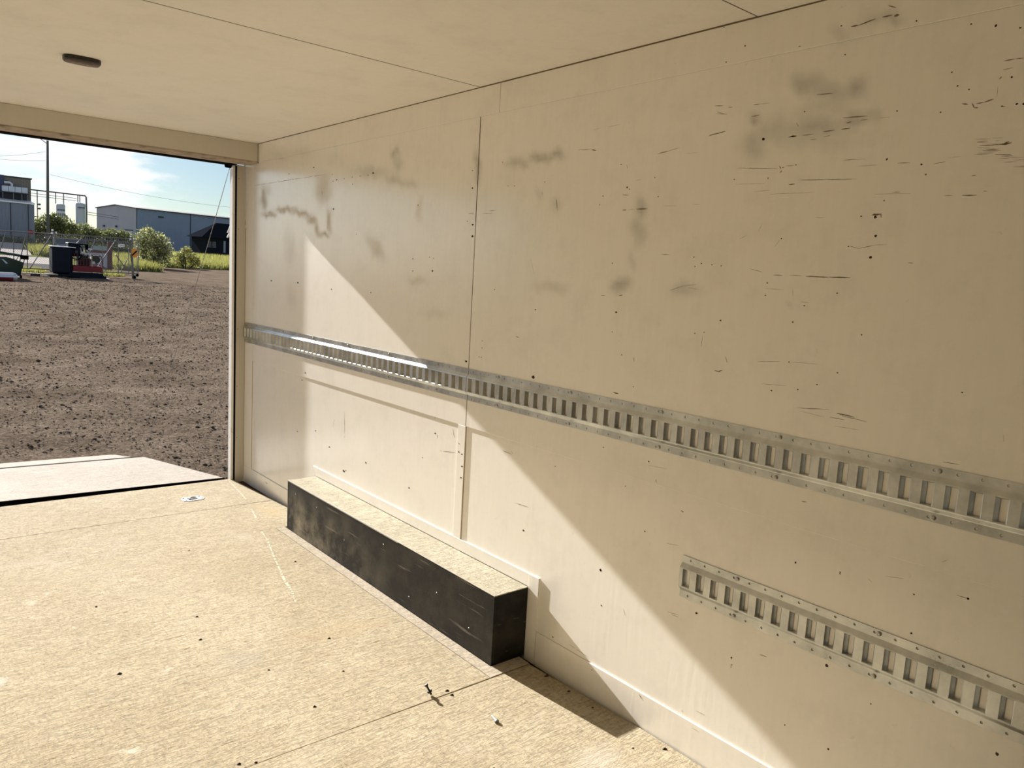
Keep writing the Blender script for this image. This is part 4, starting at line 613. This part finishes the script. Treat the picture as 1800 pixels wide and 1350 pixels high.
# tree row at the far side of the roads
tr=[('broad bushy tree behind the utility pole','tree',(17.6,119,0),[(0,0,3.5,1.9,1.6,1.7),(-1.9,0,2.9,1.5,1.4,1.4),(1.6,0,3.6,1.6,1.4,1.4),(-3.3,0,2.0,1.1,1.2,1.3),(.3,0,4.4,1.0,1,1.0),(2.9,0,2.9,1.3,1.3,1.3),(-.4,0,1.6,3.2,1.5,1.6)],9000),
    ('rounded green tree growing in front of the right tank','tree',(22.68,123.5,0),[(0,0,2.9,1.6,1.5,1.4),(-1.3,0,2.6,1.3,1.3,1.3),(1.5,0,2.6,1.4,1.3,1.2),(0,0,1.4,2.4,1.3,1.3)],5500),
    ('low green tree between the right tank and the gate end','tree',(27.2,128,0),[(0,0,2.7,1.7,1.4,1.3),(-1.5,0,2.4,1.4,1.4,1.2),(1.7,0,2.7,1.4,1.3,1.2),(2.9,0,2.4,1.1,1.2,1.1),(.5,0,1.4,2.8,1.3,1.3)],6000),
    ('scrubby tree at the foot of the corrugated plant','tree',(13.6,116.5,0),[(0,0,1.3,1.5,1.3,1.1),(-1.8,0,1.0,1.4,1.2,.9),(-4,0,.9,1.6,1.2,.9),(1.0,0,1.6,1,1,.9)],4000)]
for lb,ct,lc_,c,n in tr: plant('tree',lb,ct,lc_,c,n,.15,M_hedge,5,'trees beyond the roads')
blades(1600,lambda n:rng.uniform(4,11.4,n),lambda n:rng.uniform(86,87.8,n),.15,.5,.05,'road_edge_grass',M_grass,'thin line of grass along the bank of the far road') if 0 else None
sb=yard('hedge','ragged low scrub in front of the corrugated plant','hedge',(9,105,0)); leaves([(x,0,1.15,.9,.5,.75) for x in np.arange(-4,4.2,.9)],4500,.10,'foliage',M_hedge,sb); MB().box(-4.4,4.4,-.06,.06,-.1,1.1).build('stems',M_bark,sb)
hg=yard('hedge','low dark hedge running along the far road','hedge',(21,109,0)); leaves([(x,0,.55,1.3,.7,.9) for x in np.arange(-4.4,9,1.1)],9000,.14,'foliage',M_dhedge,hg); MB().box(-5.2,9,-.1,.1,-.1,1.15).build('stems',M_dhedge,hg)
def blades(n,fx,fy,h0,h1,wd,name,m,label):
    x,y=fx(n),fy(n)
    if y is None: y=np.minimum(68.2+(x-15)*.45,73.5)+rng.random(n)**1.6*27
    h=rng.uniform(h0,h1,n); a=rng.uniform(0,6.28,n); lx,ly=rng.normal(0,.25,n)*h,rng.normal(0,.25,n)*h
    dx,dy=np.cos(a)*wd,np.sin(a)*wd; z=np.zeros(n)
    V=np.stack([np.stack([x-dx,y-dy,z],1),np.stack([x+dx,y+dy,z],1),np.stack([x+lx,y+ly,h],1)],1).reshape(-1,3)
    return ground(tag(mesh_arrays(name,V,np.arange(3*n).reshape(-1,3),m),label,'grass',kind='stuff'),(0,0,0))
blades(24000,lambda n:rng.uniform(15.2,42,n),lambda n:None,.3,1.05,.035,'tall_grass',M_grass,'tall sunlit yellow green grass at the edge of the gravel right of the bush')
blades(14000,lambda n:rng.uniform(31,58,n),lambda n:rng.uniform(99.5,148,n),.5,1.25,.09,'meadow_grass',M_grass,'tall meadow grass stretching back to the warehouse')
blades(9000,lambda n:rng.uniform(12.0,15.0,n),lambda n:rng.uniform(56,72,n),.25,.85,.035,'tall_grass',M_grass,'rough grass showing through the end of the chain link gate')
blades(5000,lambda n:rng.uniform(11.2,14.8,n),lambda n:rng.uniform(82,96,n),.4,1.3,.05,'verge_grass',M_grass,'weedy grass on the verge at the foot of the utility pole')
blades(2600,lambda n:rng.uniform(3.9,5.6,n),lambda n:rng.uniform(43.2,47,n),.05,.32,.02,'weed_tufts',M_grass,'low green weeds under the fence beside the black machine')
blades(1200,lambda n:rng.uniform(7.9,9.6,n),lambda n:rng.uniform(44,47,n),.05,.35,.02,'weed_tufts',M_grass,'low green weeds under the gate right of the red machine')
# ------------- chain link cantilever gate
M_pipe=mat('fence_pipe',(.20,.20,.20),.5,.6,.1,10); M_wire=mat('fence_wire',(.30,.30,.30),.5,.7)
ft=yard('chain_link_gate','long chain link gate with pipe frame and diagonal braces across the yard entrance','gate',(0,0,0))
def fz(x): return 0
YG=42.0
def rail(x0,z0,x1,z1,r=.024,y=YG,nm='rail'): return MB().tube([(x0,y,z0),(x1,y,z1)],r,8).build(nm,M_pipe,ft)
rail(-2.0,2.03,9.30,2.20,.028,nm='top_rail'); rail(5.55,1.90,9.30,2.00,.018,nm='top_rail'); rail(-2.0,.24,9.74,.30,.028,nm='bottom_rail'); rail(9.28,2.12,9.80,2.13,.026,nm='top_rail')
for x in (-1.2,1.05,3.87,4.46,5.62,7.15,7.98,8.75,9.28,9.76): rail(x,.24,x-.0,2.10,.022 if x not in(9.76,) else .028,nm='upright')
for a,b_ in (((3.2,.85),(3.55,2.0)),((4.05,.26),(4.42,2.02)),((4.55,.26),(5.55,2.05)),((6.55,1.55),(6.95,2.0)),((7.35,1.3),(7.62,2.0)),((7.6,.35),(8.62,2.05)),((8.85,.3),(9.22,1.10)),((-1.1,.26),(.9,2.0)),((1.2,.26),(3.0,2.0)),((8.6,1.3),(9.2,.45))):
    MB().tube([(a[0],YG-.02,a[1]),(b_[0],YG-.02,b_[1])],.026,6).build('brace',M_pipe,ft)
mb=MB()
for s in (1,-1):
    for i in range(-30,190):
        x0=-2+i*.075; z0,z1=.27,2.05; x1=x0+(z1-z0)*.62
        a,b_=(x0,z0),(x1,z1)
        if s<0: a,b_=(x1,z0),(x0,z1)
        ts=[0,1]
        if x1<-2 or x0>9.7: continue
        lo,hi=0.,1.
        dx=b_[0]-a[0]
        for lim,sg in ((-2,1),(9.75,-1)):
            t=(lim-a[0])/dx
            if (a[0]-lim)*sg<0: lo=max(lo,t)
            if (b_[0]-lim)*sg<0: hi=min(hi,t)
        if hi<=lo: continue
        p=(a[0]+dx*lo,z0+(z1-z0)*lo); q=(a[0]+dx*hi,z0+(z1-z0)*hi)
        mb.tube([(p[0],YG+.02+.004*s,p[1]),(q[0],YG+.02+.004*s,q[1])],.005,3,False)
tag(mb.build('mesh_wire',M_wire,ft),kind='stuff')
mb=MB()
for x in np.arange(5.7,9.3,.11): mb.box(x-.008,x+.008,YG-.02,YG,1.93,2.16)
tag(mb.build('picket',M_pipe,ft),kind='stuff')
# roller posts
for x,lb in ((5.66,'thick gate post with white topped rollers left of the black machine'),(9.42,'leaning gate post with a roller foot beside the orange sign')):
    p=yard('gate_post',lb,'post',(x,41.7,0),group='gate roller posts')
    MB().tube([(0,0,-.05),(-.06 if x>9 else 0,0,2.25)],.055,10).build('post',M_pipe,p)
    MB().tube([(.08,0,-.0),(-.12,0,1.35)],.035,8).build('brace',M_pipe,p) if x>9 else MB().bar((-.12,0,.9),(.0,0,1.9),.06,.04).build('brace',M_pipe,p)
    for dx,dz in ((-.10,2.33),(.06,2.22),(-.12,2.18)): MB().tube([(dx-.04,0,dz),(dx+.04,0,dz)],.05,10).build('roller',M_white,p)
    if x>9:
        MB().tube([(.06,-.05,.10),(.06,.05,.10)],.10,14).build('wheel',M_rubber,p); MB().tube([(.22,-.05,.22),(.22,.05,.22)],.08,12).build('wheel',M_rubber,p)
# signs
os_=yard('warning_sign','bright orange sign with a dark diagonal bar on the gate end','sign',(9.46,41.55,1.43),math.radians(0))
MB().prism([(-.15,.24),(.12,.24),(.15,-.08),(.15,-.22),(-.08,-.24),(-.13,-.02)],-.006,.006,'y').build('board',mat('orange_vinyl',(.90,.36,.05),.5),os_)
MB().prism([(.10,.16),(.14,.10),(-.10,-.16),(-.13,-.10)],-.009,-.0065,'y').build('bar',M_rubber,os_); MB().tube([(0,.03,-.26),(0,.03,.26)],.012,6).build('bracket',M_pipe,os_)
ws=yard('notice_sign','small pale notice sign wired to the gate mesh','sign',(8.92,41.93,1.80)); MB().box(-.13,.13,-.006,.006,-.075,.075).build('board',M_white,ws); MB().box(-.10,.10,-.0085,-.0065,-.03,.01).build('text_block',mat('grey_print',(.45,.45,.46),.6),ws)
# chevron barrier behind the gate
bd=yard('barrier_board','red and white barrier with a dark red post behind the gate','barrier',(10.25,51,0)); M_dred=mat('dull_red_paint',(.13,.025,.022),.6,0,.15,6); M_pale=mat('pale_board',(.52,.56,.60),.6,0,.08,4)
MB().box(-.12,.17,-.06,.06,-.05,1.92,.01).build('post',M_dred,bd); MB().box(-1.35,-.11,-.02,.02,.05,1.28,.004).build('board',M_pale,bd); MB().box(-1.4,-.11,-.045,-.021,1.18,1.34,.004).build('rail',M_dred,bd)
MB().box(-1.0,-.11,-.02,.02,1.36,1.62).build('board',mat('pale_teal_board',(.35,.45,.44),.6),bd)
MB().prism([(-1.3,.62),(-1.0,.62),(-.11,.22),(-.11,.02),(-.4,.02),(-1.3,.45)],-.030,-.0205,'y').build('stripe',mat('faded_maroon',(.20,.10,.14),.6),bd)
# blue utility box behind the machine
bb=yard('site_cabin','small blue grey cabin on posts behind the black machine','cabin',(7.45,48.5,0)); M_bl=mat('blue_grey_panel',(.16,.22,.32),.6,0,.08,3); M_bl2=mat('dark_blue_panel',(.05,.08,.11),.6)
MB().box(-.62,.75,0,.9,.95,1.62,.02).build('body',M_bl,bb); MB().box(-.66,1.0,0,.95,1.63,1.95,.02).build('roof',M_bl2,bb)
for x in (-.4,.6): MB().box(x-.04,x+.04,.1,.8,-.05,.95).build('leg',M_bl2,bb)
MB().box(-.58,-.50,-.02,.0,.97,1.6).build('corner_post',mat('teal_post',(.25,.40,.45),.5),bb)
# ------------- engine unit
M_nblack=mat('navy_black_paint',(.008,.012,.022),.6,0,.15,3,spec=.15); M_red=mat('machine_red',(.19,.006,.012),.45,0,.15,6); M_ered=mat('engine_red',(.07,.008,.012),.5,0,.3,12); M_metal=mat('light_cast_metal',(.62,.60,.58),.5,.2,.15,20); M_brass=mat('yellowed_pipe',(.50,.44,.28),.5)
eg=yard('engine_unit','black and red skid mounted engine with a tall radiator in front of the gate','machine',(5.27,40,0))
for y in (-.05,.95): MB().box(-.15,2.45,y,y+.14,.03,.15,.01).build('skid_runner',M_nblack,eg)
MB().box(.75,2.32,-.02,1.05,.15,.26,.01).build('skid_deck',M_nblack,eg); tm=mat('dark_timber',(.05,.04,.035),.9); MB().box(-.2,.3,-.02,.9,-.02,.12).build('timber',tm,eg); MB().box(1.2,2.6,-.25,.9,-.03,.03).build('timber',tm,eg)
MB().box(0,.86,0,1.0,.18,1.50,.07).build('fuel_tank',M_nblack,eg)
MB().box(-.02,1.05,.0,1.02,1.505,1.55,.008).box(1.28,1.92,.62,.68,1.45,1.53,.008).build('top_rail',M_white,eg)
MB().box(.84,.92,.1,1.0,.26,1.45,.01).build('bulkhead',M_nblack,eg)
MB().box(.74,1.30,.25,.9,1.08,1.76,.02).build('radiator',M_nblack,eg)
pts=[(1.10+.30*math.cos(a),.2,1.32+.38*math.sin(a)) for a in [2*math.pi*i/28 for i in range(29)]]
MB().tube(pts,.035,6,False).build('fan_shroud',M_nblack,eg); fb=MB()
for i in range(6):
    a=i*math.pi/3; fb.bar((1.10,.21,1.32),(1.10+.26*math.cos(a),.21,1.32+.33*math.sin(a)),.09,.012)
fb.tube([(1.10,.14,1.32),(1.10,.24,1.32)],.07,12).build('fan',mat('fan_grey',(.03,.03,.035),.4),eg)
MB().box(1.28,1.62,.3,.8,1.68,1.74).box(1.56,1.68,.35,.47,1.30,1.74).build('exhaust_frame',M_rubber,eg)
MB().box(.92,2.27,-.02,.02,.31,.62,.01).box(.92,2.27,1.0,1.04,.31,.62,.01).box(2.23,2.27,.02,1.0,.31,.62).box(.92,2.23,.02,1.0,.31,.36).build('base_frame',M_red,eg)
for x in (.97,1.10,1.40): MB().box(x-.012,x+.012,-.01,.015,.6,1.25).build('cage_bar',M_ered,eg)
MB().box(.95,1.42,-.012,.012,.88,.91).build('cage_bar',M_ered,eg)
MB().tube([(1.75,0,1.20),(2.1,0,1.22),(2.22,0,1.16),(2.25,0,1.0),(2.26,0,.6)],.018,8).build('roll_bar',M_red,eg)
MB().box(1.2,1.75,.25,.75,.60,1.05,.04).box(1.30,1.70,.3,.7,1.05,1.22,.04).build('engine_block',mat('dark_engine',(.03,.025,.025),.5,0,.3,10),eg)
for x in (1.28,1.42,1.56,1.70): MB().tube([(x,.22,.62),(x,.22,.98)],.045,8).build('cylinder',M_ered,eg)
MB().tube([(1.30,.15,1.30),(1.42,.15,1.26),(1.58,.12,1.20)],[.06,.10,.07],12).build('air_filter',M_metal,eg); MB().tube([(1.55,.1,1.44),(1.62,.1,1.34)],.04,8).tube([(1.60,.08,1.27),(1.72,.08,1.12)],.035,8).build('manifold',M_metal,eg)
MB().tube([(1.78,.02,1.26),(1.79,.02,.62)],.026,8).build('drain_pipe',M_brass,eg)
MB().tube([(1.98,-.0,.98),(1.98,.6,.98)],.19,16).build('generator_head',mat('black_cast',(.02,.018,.018),.4),eg); MB().box(1.80,2.18,.05,.5,1.12,1.18).build('control_box',mat('olive_cover',(.12,.11,.07),.5),eg)
MB().tube([(1.86,-.02,.82),(1.86,.08,.82)],.07,12).build('pulley',M_metal,eg)
# plank on the ground left of it
pk=yard('plank','long pale plank lying on dark blocks at left of the black machine','plank',(4.45,39.6,0)); MB().box(-1.05,.98,-.12,.12,.115,.155,.005).build('board',mat('pale_board_wood',(.55,.45,.32),.8,0,.1,8),pk)
for x in (-.8,0,.8): MB().box(x-.2,x+.2,-.1,.1,-.02,.113).build('block',M_bark,pk)
# ------------- dark green hopper and the tube lying in front
M_grn=mat('dark_green_paint',(.008,.028,.020),.4,0,.15,5)
hp=yard('hopper','dark green steel hopper with a long sloping beam above it at the left edge','hopper',(2.4,36,0))
V=[(-1.6,0,.15),(.98,0,.15),(.98,.9,.15),(-1.6,.9,.15),(-1.75,-.1,.86),(.55,-.1,.90),(1.08,-.1,.72),(1.08,1.0,.72),(.55,1.0,.90),(-1.75,1.0,.86)]
MB().add(V,[(0,3,2,1),(0,1,6,5,4),(1,2,7,6),(2,3,9,8,7),(3,0,4,9)]).build('body',M_grn,hp)
MB().bar((-1.75,-.12,.87),(.56,-.12,.91),.05,.05).bar((.56,-.12,.91),(1.10,-.12,.73),.05,.05).bar((-1.75,1.0,.87),(.56,1.0,.91),.05,.05).bar((.56,1.0,.91),(1.10,1.0,.73),.05,.05).build('rim',M_grn,hp)
MB().bar((-1.4,.3,1.33),(1.10,.3,1.03),.10,.11).build('beam',M_grn,hp); MB().box(1.02,1.33,.18,.42,.88,1.06,.015).build('gearbox',M_rubber,hp)
MB().bar((1.18,.3,.9),(1.08,.3,.45),.035,.035).build('strut',M_grn,hp)
for a_,b_,w_ in (((.95,.3,1.0),(.80,.3,.72),.03),((.1,.3,1.15),(.12,.3,.3),.04),((-1.2,.3,1.3),(-1.2,.3,.3),.04)): MB().bar(a_,b_,w_,w_).build('strut',M_grn,hp)
MB().prism([(.26,.86),(.34,.84),(.50,.68),(.42,.66)],-.135,-.125,'y').build('scrape',mat('pale_teal_scrape',(.45,.62,.60),.5),hp)
for x in (.75,-1.4): MB().box(x,x+.3,.1,.9,-.02,.16).build('foot',M_rubber,hp)
tb=yard('round_tank','long silver and red cylinder lying on the gravel at the left edge','tank',(2.3,33.6,.19))
MB().tube([(-1.6,0,0),(.50,0,0),(.60,0,0),(.66,0,0)],[.185,.185,.165,.09],24).build('shell',mat('silver_shell',(.55,.56,.62),.25,.5),tb)
a0=[math.radians(d) for d in range(185,300,8)]; V=[(x,.188*math.cos(a),.188*math.sin(a)) for x in (-1.58,.49) for a in a0]; k=len(a0)
MB().add(V,[(i,i+1,k+i+1,k+i) for i in range(k-1)]).build('red_band',mat('dark_red_band',(.22,.02,.03),.4),tb); MB().tube([(.66,0,0),(.74,0,.02)],.04,8).build('valve',M_metal,tb); MB().box(-.9,.3,-.12,.12,-.19,-.15).build('cradle',M_bark,tb)
# ------------- utility pole, stop sign, marker post
up_=yard('utility_pole','tall grey utility pole with a street lamp arm rising left of the tanks','pole',(14.35,100,0))
MB().tube([(0,0,0),(.07,0,6.6),(.13,0,12.87)],[.17,.15,.12],12).build('pole',mat('grey_wood_pole',(.12,.12,.11),.8,0,.15,2),up_); MB().tube([(.10,0,12.5),(-.95,0,13.2)],.04,8).build('lamp_arm',M_pipe,up_); MB().box(-1.4,-.9,-.12,.12,13.15,13.27,.03).build('lamp_head',M_pipe,up_)
for z0,dx,dz,sg in ((11.6,-15,-.9,1.1),(10.6,-16,0.7,.9)):
    P=[(-.10+dx*t,-2*t,z0+dz*t-sg*4*t*(1-t)) for t in np.linspace(0,1,14)]; tag(ground(MB().tube(P,.014,4).build('power_line',M_pipe),(14.35,100,0)),'faint power line sagging from the pole to the left' if z0>11 else 'lower power line sagging from the pole to the left','wire',group='power lines')
P=[(.30+32*t,8*t,9.1-.7*t-3.2*t*(1-t)) for t in np.linspace(0,1,16)]; tag(ground(MB().tube(P,.014,4).build('power_line',M_pipe),(14.35,100,0)),'faint power line sagging from the pole to the right above the warehouse','wire',group='power lines')
st=yard('road_sign','small red octagonal road sign on a post above the chain link gate','sign',(13.64,107,0)); R=.33
MB().prism([(R*math.cos(math.radians(22.5+45*i)),2.35+R*math.sin(math.radians(22.5+45*i))) for i in range(8)],-.02,.02,'y').build('plate',mat('sign_red',(.35,.05,.05),.5),st); MB().tube([(0,.04,-.05),(0,.04,2.4)],.04,8).build('post',M_pipe,st)
mp_=yard('marker_post','thin dark marker post standing beside the smaller bush','post',(20.35,69,0)); MB().tube([(0,0,-.05),(0,0,2.0)],.035,8).build('post',M_bark,mp_)
# ------------- long warehouse
def clad(name,c,ribs,amp=.12,ax='X'):
    m,t,b=NT(name); N=t.nodes.new; L=t.links.new; g=N('ShaderNodeTexCoord'); wv=N('ShaderNodeTexWave'); wv.bands_direction=ax; wv.inputs['Scale'].default_value=ribs; L(g.outputs['Object'],wv.inputs['Vector'])
    n=N('ShaderNodeTexNoise'); n.inputs['Scale'].default_value=.3; L(g.outputs['Object'],n.inputs['Vector'])
    r=N('ShaderNodeMapRange'); r.inputs[3].default_value=1-amp; r.inputs[4].default_value=1+amp*.5; L(wv.outputs['Fac'],r.inputs[0]); r2=N('ShaderNodeMapRange'); r2.inputs[3].default_value=.9; r2.inputs[4].default_value=1.1; L(n.outputs[0],r2.inputs[0])
    k=N('ShaderNodeMath'); k.operation='MULTIPLY'; L(r.outputs[0],k.inputs[0]); L(r2.outputs[0],k.inputs[1]); v=N('ShaderNodeVectorMath'); v.operation='SCALE'; v.inputs[0].default_value=c; L(k.outputs[0],v.inputs['Scale']); L(v.outputs[0],b.inputs['Base Color']); b.inputs['Roughness'].default_value=.6
    bp=N('ShaderNodeBump'); bp.inputs['Strength'].default_value=.4; bp.inputs['Distance'].default_value=.05; L(wv.outputs['Fac'],bp.inputs['Height']); L(bp.outputs[0],b.inputs['Normal']); return m
M_wh=clad('warehouse_cladding',(.25,.31,.42),1.6,.06); M_wh2=clad('warehouse_gable_cladding',(.38,.41,.46),1.6,.06,'Y'); M_dtrim=mat('dark_roof_trim',(.03,.035,.045),.6)
wh=yard('warehouse','long blue grey metal warehouse with a low gable','building',(43.55,180,0),math.atan2(.18,.985))
gl=20.3
MB().box(0,60,0,.3,-.1,9.62).build('side_wall',M_wh,wh)
MB().prism([(0,-.1),(gl,-.1),(gl,9.6),(gl/2,10.25),(0,9.6)],-.02,.28,'x').build('gable_wall',M_wh2,wh)
V=[(-.25,-.35,9.62),(60,-.35,9.62),(-.25,gl/2,10.33),(60,gl/2,10.33),(-.25,gl+.3,9.62),(60,gl+.3,9.62)]
MB().add(V+[(x,y,z-.18) for x,y,z in V],[(0,1,3,2),(2,3,5,4),(6,8,9,7),(8,10,11,9),(0,2,8,6),(2,4,10,8),(1,7,9,3),(3,9,11,5),(0,6,7,1),(4,5,11,10)]).build('roof',M_dtrim,wh)
MB().box(60,60.3,0,gl,-.1,9.6).build('end_wall',M_wh2,wh); MB().box(0,60,gl-.3,gl,-.1,9.6).build('rear_wall',M_wh2,wh)
for x in (12.4,26.5,40): MB().box(x-.07,x+.07,-.08,0,0,9.5).build('downpipe',M_dtrim,wh)
d=MB().box(-.10,-.03,1.6,6.6,0,4.6).build('roller_door',mat('pale_roller_door',(.45,.50,.56),.6),wh); MB().box(-.14,-.02,1.3,6.9,4.6,4.85).box(-.14,-.02,6.6,6.9,0,4.6).build('door_frame',M_dtrim,d)
for y in (9.5,16.0): MB().box(-.35,0,y-.25,y+.25,5.2,5.6).build('wall_lamp',M_dtrim,wh)
MB().box(4.9,6.1,-.08,0,8.0,8.35).build('wall_vent',M_dtrim,wh)
# hut in front of its right end
M_hut=mat('dark_hut_wall',(.018,.021,.03),.95,0,.15,1,spec=0); M_hutr=mat('dark_hut_roof',(.012,.014,.02),.95,spec=0)
ht=yard('hut','small dark hut with a hipped roof in front of the warehouse','hut',(48.6,150,0))
MB().box(.2,13,.4,9,-.1,4.2).build('walls',M_hut,ht)
V=[(-.7,-.3,4.15),(13.8,-.3,4.15),(13.8,9.7,4.15),(-.7,9.7,4.15),(3.7,4.7,7.2),(9.6,4.7,7.2)]
MB().add(V,[(0,3,2,1),(0,1,5,4),(1,2,5),(2,3,4,5),(3,0,4)]).build('roof',M_hutr,ht)
MB().box(3.7,4.1,.28,.38,1.4,3.7).build('pillar',mat('pale_pillar',(.30,.34,.40),.6),ht)
for x in (1.0,1.9,6.2,7.6): MB().box(x-.35,x+.35,.32,.39,2.2,3.4).build('window',mat('dim_pane',(.05,.06,.08),.2),ht)
MB().box(-.4,8,-1.2,.4,-.1,.5).build('step',M_hut,ht)
# ------------- corrugated plant at the left edge
M_cg=clad('blue_grey_ribbed_cladding',(.22,.26,.33),2.2,.16); M_ct=clad('tan_ribbed_cladding',(.21,.185,.165),2.6,.25); M_cn=clad('navy_ribbed_cladding',(.05,.07,.13),2.6,.15)
pl=yard('processing_plant','ribbed metal plant building with a rooftop unit at the left edge','building',(14.2,108,0))
MB().box(-14,0,0,3.2,-.1,5.75).build('lower_wall',M_cg,pl); MB().add([(-14,-.15,5.76),(.05,-.15,5.76),(.05,3.2,6.15),(-14,3.2,6.15),(-14,-.15,5.9),(.05,-.15,5.9),(.05,3.2,6.3),(-14,3.2,6.3)],[(0,3,2,1),(4,5,6,7),(0,1,5,4),(1,2,6,5),(2,3,7,6),(3,0,4,7)]).build('lower_roof',mat('bright_metal_roof',(.85,.86,.88),.35,.3),pl)
MB().box(-14,.12,3.25,6,-.1,8.95).build('upper_wall',M_ct,pl); MB().box(-14.1,.25,3.15,6.1,8.95,9.10).build('roof_trim',M_dtrim,pl)
MB().box(-14,-2.75,3.0,3.24,6.2,9.12).build('dark_cladding',M_cn,pl)
for x in (-1.9,-.05): MB().tube([(x-.6,-.02,0),(x-.6,-.02,5.7)],.05,6).build('downpipe',M_dtrim,pl)
for i in range(4): MB().box(-3.05+i*.68,-3.05+i*.68+.64,2.2,2.9,7.12,7.80,.02).build('air_handler',mat('pale_unit' if i==0 else 'pale_unit',(.60,.66,.74),.5,0,.1,3),pl)
MB().box(-3.2,-.3,2.1,3.0,7.0,7.11).build('platform',M_dtrim,pl)
for x in (-3.0,-1.9,-1.0,-.4): MB().box(x-.04,x+.04,2.2,2.3,6.15,7.0).build('platform_leg',M_pipe,pl)
MB().tube([(-2.75,2.9,8.25),(-2.2,2.8,8.28),(-1.98,2.7,8.1),(-2.0,2.6,7.8)],.14,10).build('duct',mat('pale_duct',(.60,.66,.74),.5),pl)
MB().box(-14,-.2,3.0,3.2,6.35,6.95).build('pipe_clutter',mat('dark_pipework',(.04,.045,.055),.7,0,.4,8),pl)
# tanks
M_tank=mat('pale_tank_paint',(.46,.54,.62),.5,0,.05,1); M_logo=mat('navy_lettering',(.07,.10,.18),.6); M_tw=mat('tank_white_band',(.85,.86,.88),.5)
def tank(x,r,z1,label,bands):
    t=yard('storage_tank',label,'tank',(x,150,0),group='storage tanks by the pipe rack')
    MB().tube([(0,0,-.1),(0,0,z1-.25),(0,0,z1-.08),(0,0,z1)],[r,r,r*.9,r*.5],24).build('shell',M_tank,t,smooth=False)
    for nm,z,h,m,span,k in bands:
        mb=MB()
        for i in range(k):
            c=math.radians(-90+span*((i+.5)/k-.5)); wd=math.radians(span/k*(.78 if k>1 else 1))
            n=6 if k==1 else 2
            for j in range(n):
                A,B=c-wd/2+wd*j/n,c-wd/2+wd*(j+1)/n; q=r+.012
                mb.add([(q*math.cos(A),q*math.sin(A),z),(q*math.cos(B),q*math.sin(B),z),(q*math.cos(B),q*math.sin(B),z+h),(q*math.cos(A),q*math.sin(A),z+h)],[(0,1,2,3)])
        mb.build(nm,m,t)
    return t
t1=tank(24.1,.68,7.75,'shorter pale tank with a finned lower section behind the trees',[('lettering',6.55,.28,M_logo,120,7),('white_band',6.25,.14,M_tw,130,1)])
mb=MB()
for i in range(14):
    a=2*math.pi*i/14; mb.bar((.72*math.cos(a),.72*math.sin(a),0),(.72*math.cos(a),.72*math.sin(a),6.1),.10,.05)
tag(mb.build('fins',M_dtrim,t1),kind='stuff'); MB().box(.45,.98,-.4,.4,0,5.9).build('side_vaporiser',mat('grey_fins',(.16,.17,.20),.6,0,.3,6),t1)
tank(27.15,.76,8.25,'taller pale blue tank with a line of navy lettering behind the trees',[('lettering',7.28,.24,M_logo,95,6),('red_underline',7.10,.05,mat('faint_red',(.45,.20,.20),.6),80,1)])
# pipe rack
pr=yard('pipe_rack','dark steel pipe rack linking the plant to the tanks','pipe rack',(0,150,0)); M_rk=mat('rack_steel',(.035,.035,.04),.6)
MB().bar((19.3,0,9.62),(27.9,0,9.55),.18,.20).build('beam',M_rk,pr)
for x,z0 in ((20.62,0),(23.35,7.7),(24.55,7.7),(26.75,8.2),(27.05,8.2)): MB().bar((x,0,z0),(x,0,9.5),.13,.13).build('post',M_rk,pr)
MB().tube([(27.85,0,9.5),(28.05,0,9.35),(28.10,0,7.0),(28.05,0,0)],.14,8).build('down_pipe',M_pipe,pr)
for z in (9.05,8.65): MB().tube([(19.3,.2,z),(26.6,.2,z-.1)],.045,6).build('pipe',M_pipe,pr)
for z in (6.8,6.4): MB().tube([(28.1,.2,z),(36,12,z-.05)],.05,6).build('pipe',M_pipe,pr)
for z in (7.3,6.6): MB().box(20.7,21.1,-.2,.2,z-.15,z+.15,.03).build('lamp',M_rk,pr)
MB().bar((19.3,0,5.2),(24,0,5.15),.12,.12).build('beam',M_rk,pr)
sh=yard('far_shed','low grey shed roof peeping over the trees between the tanks','building',(25.4,158,0)); MB().box(-1.1,1.6,0,6,-.1,4.3).build('walls',M_cg,sh); MB().box(-1.3,1.8,-.2,6.2,4.3,4.5).build('roof',M_dtrim,sh)
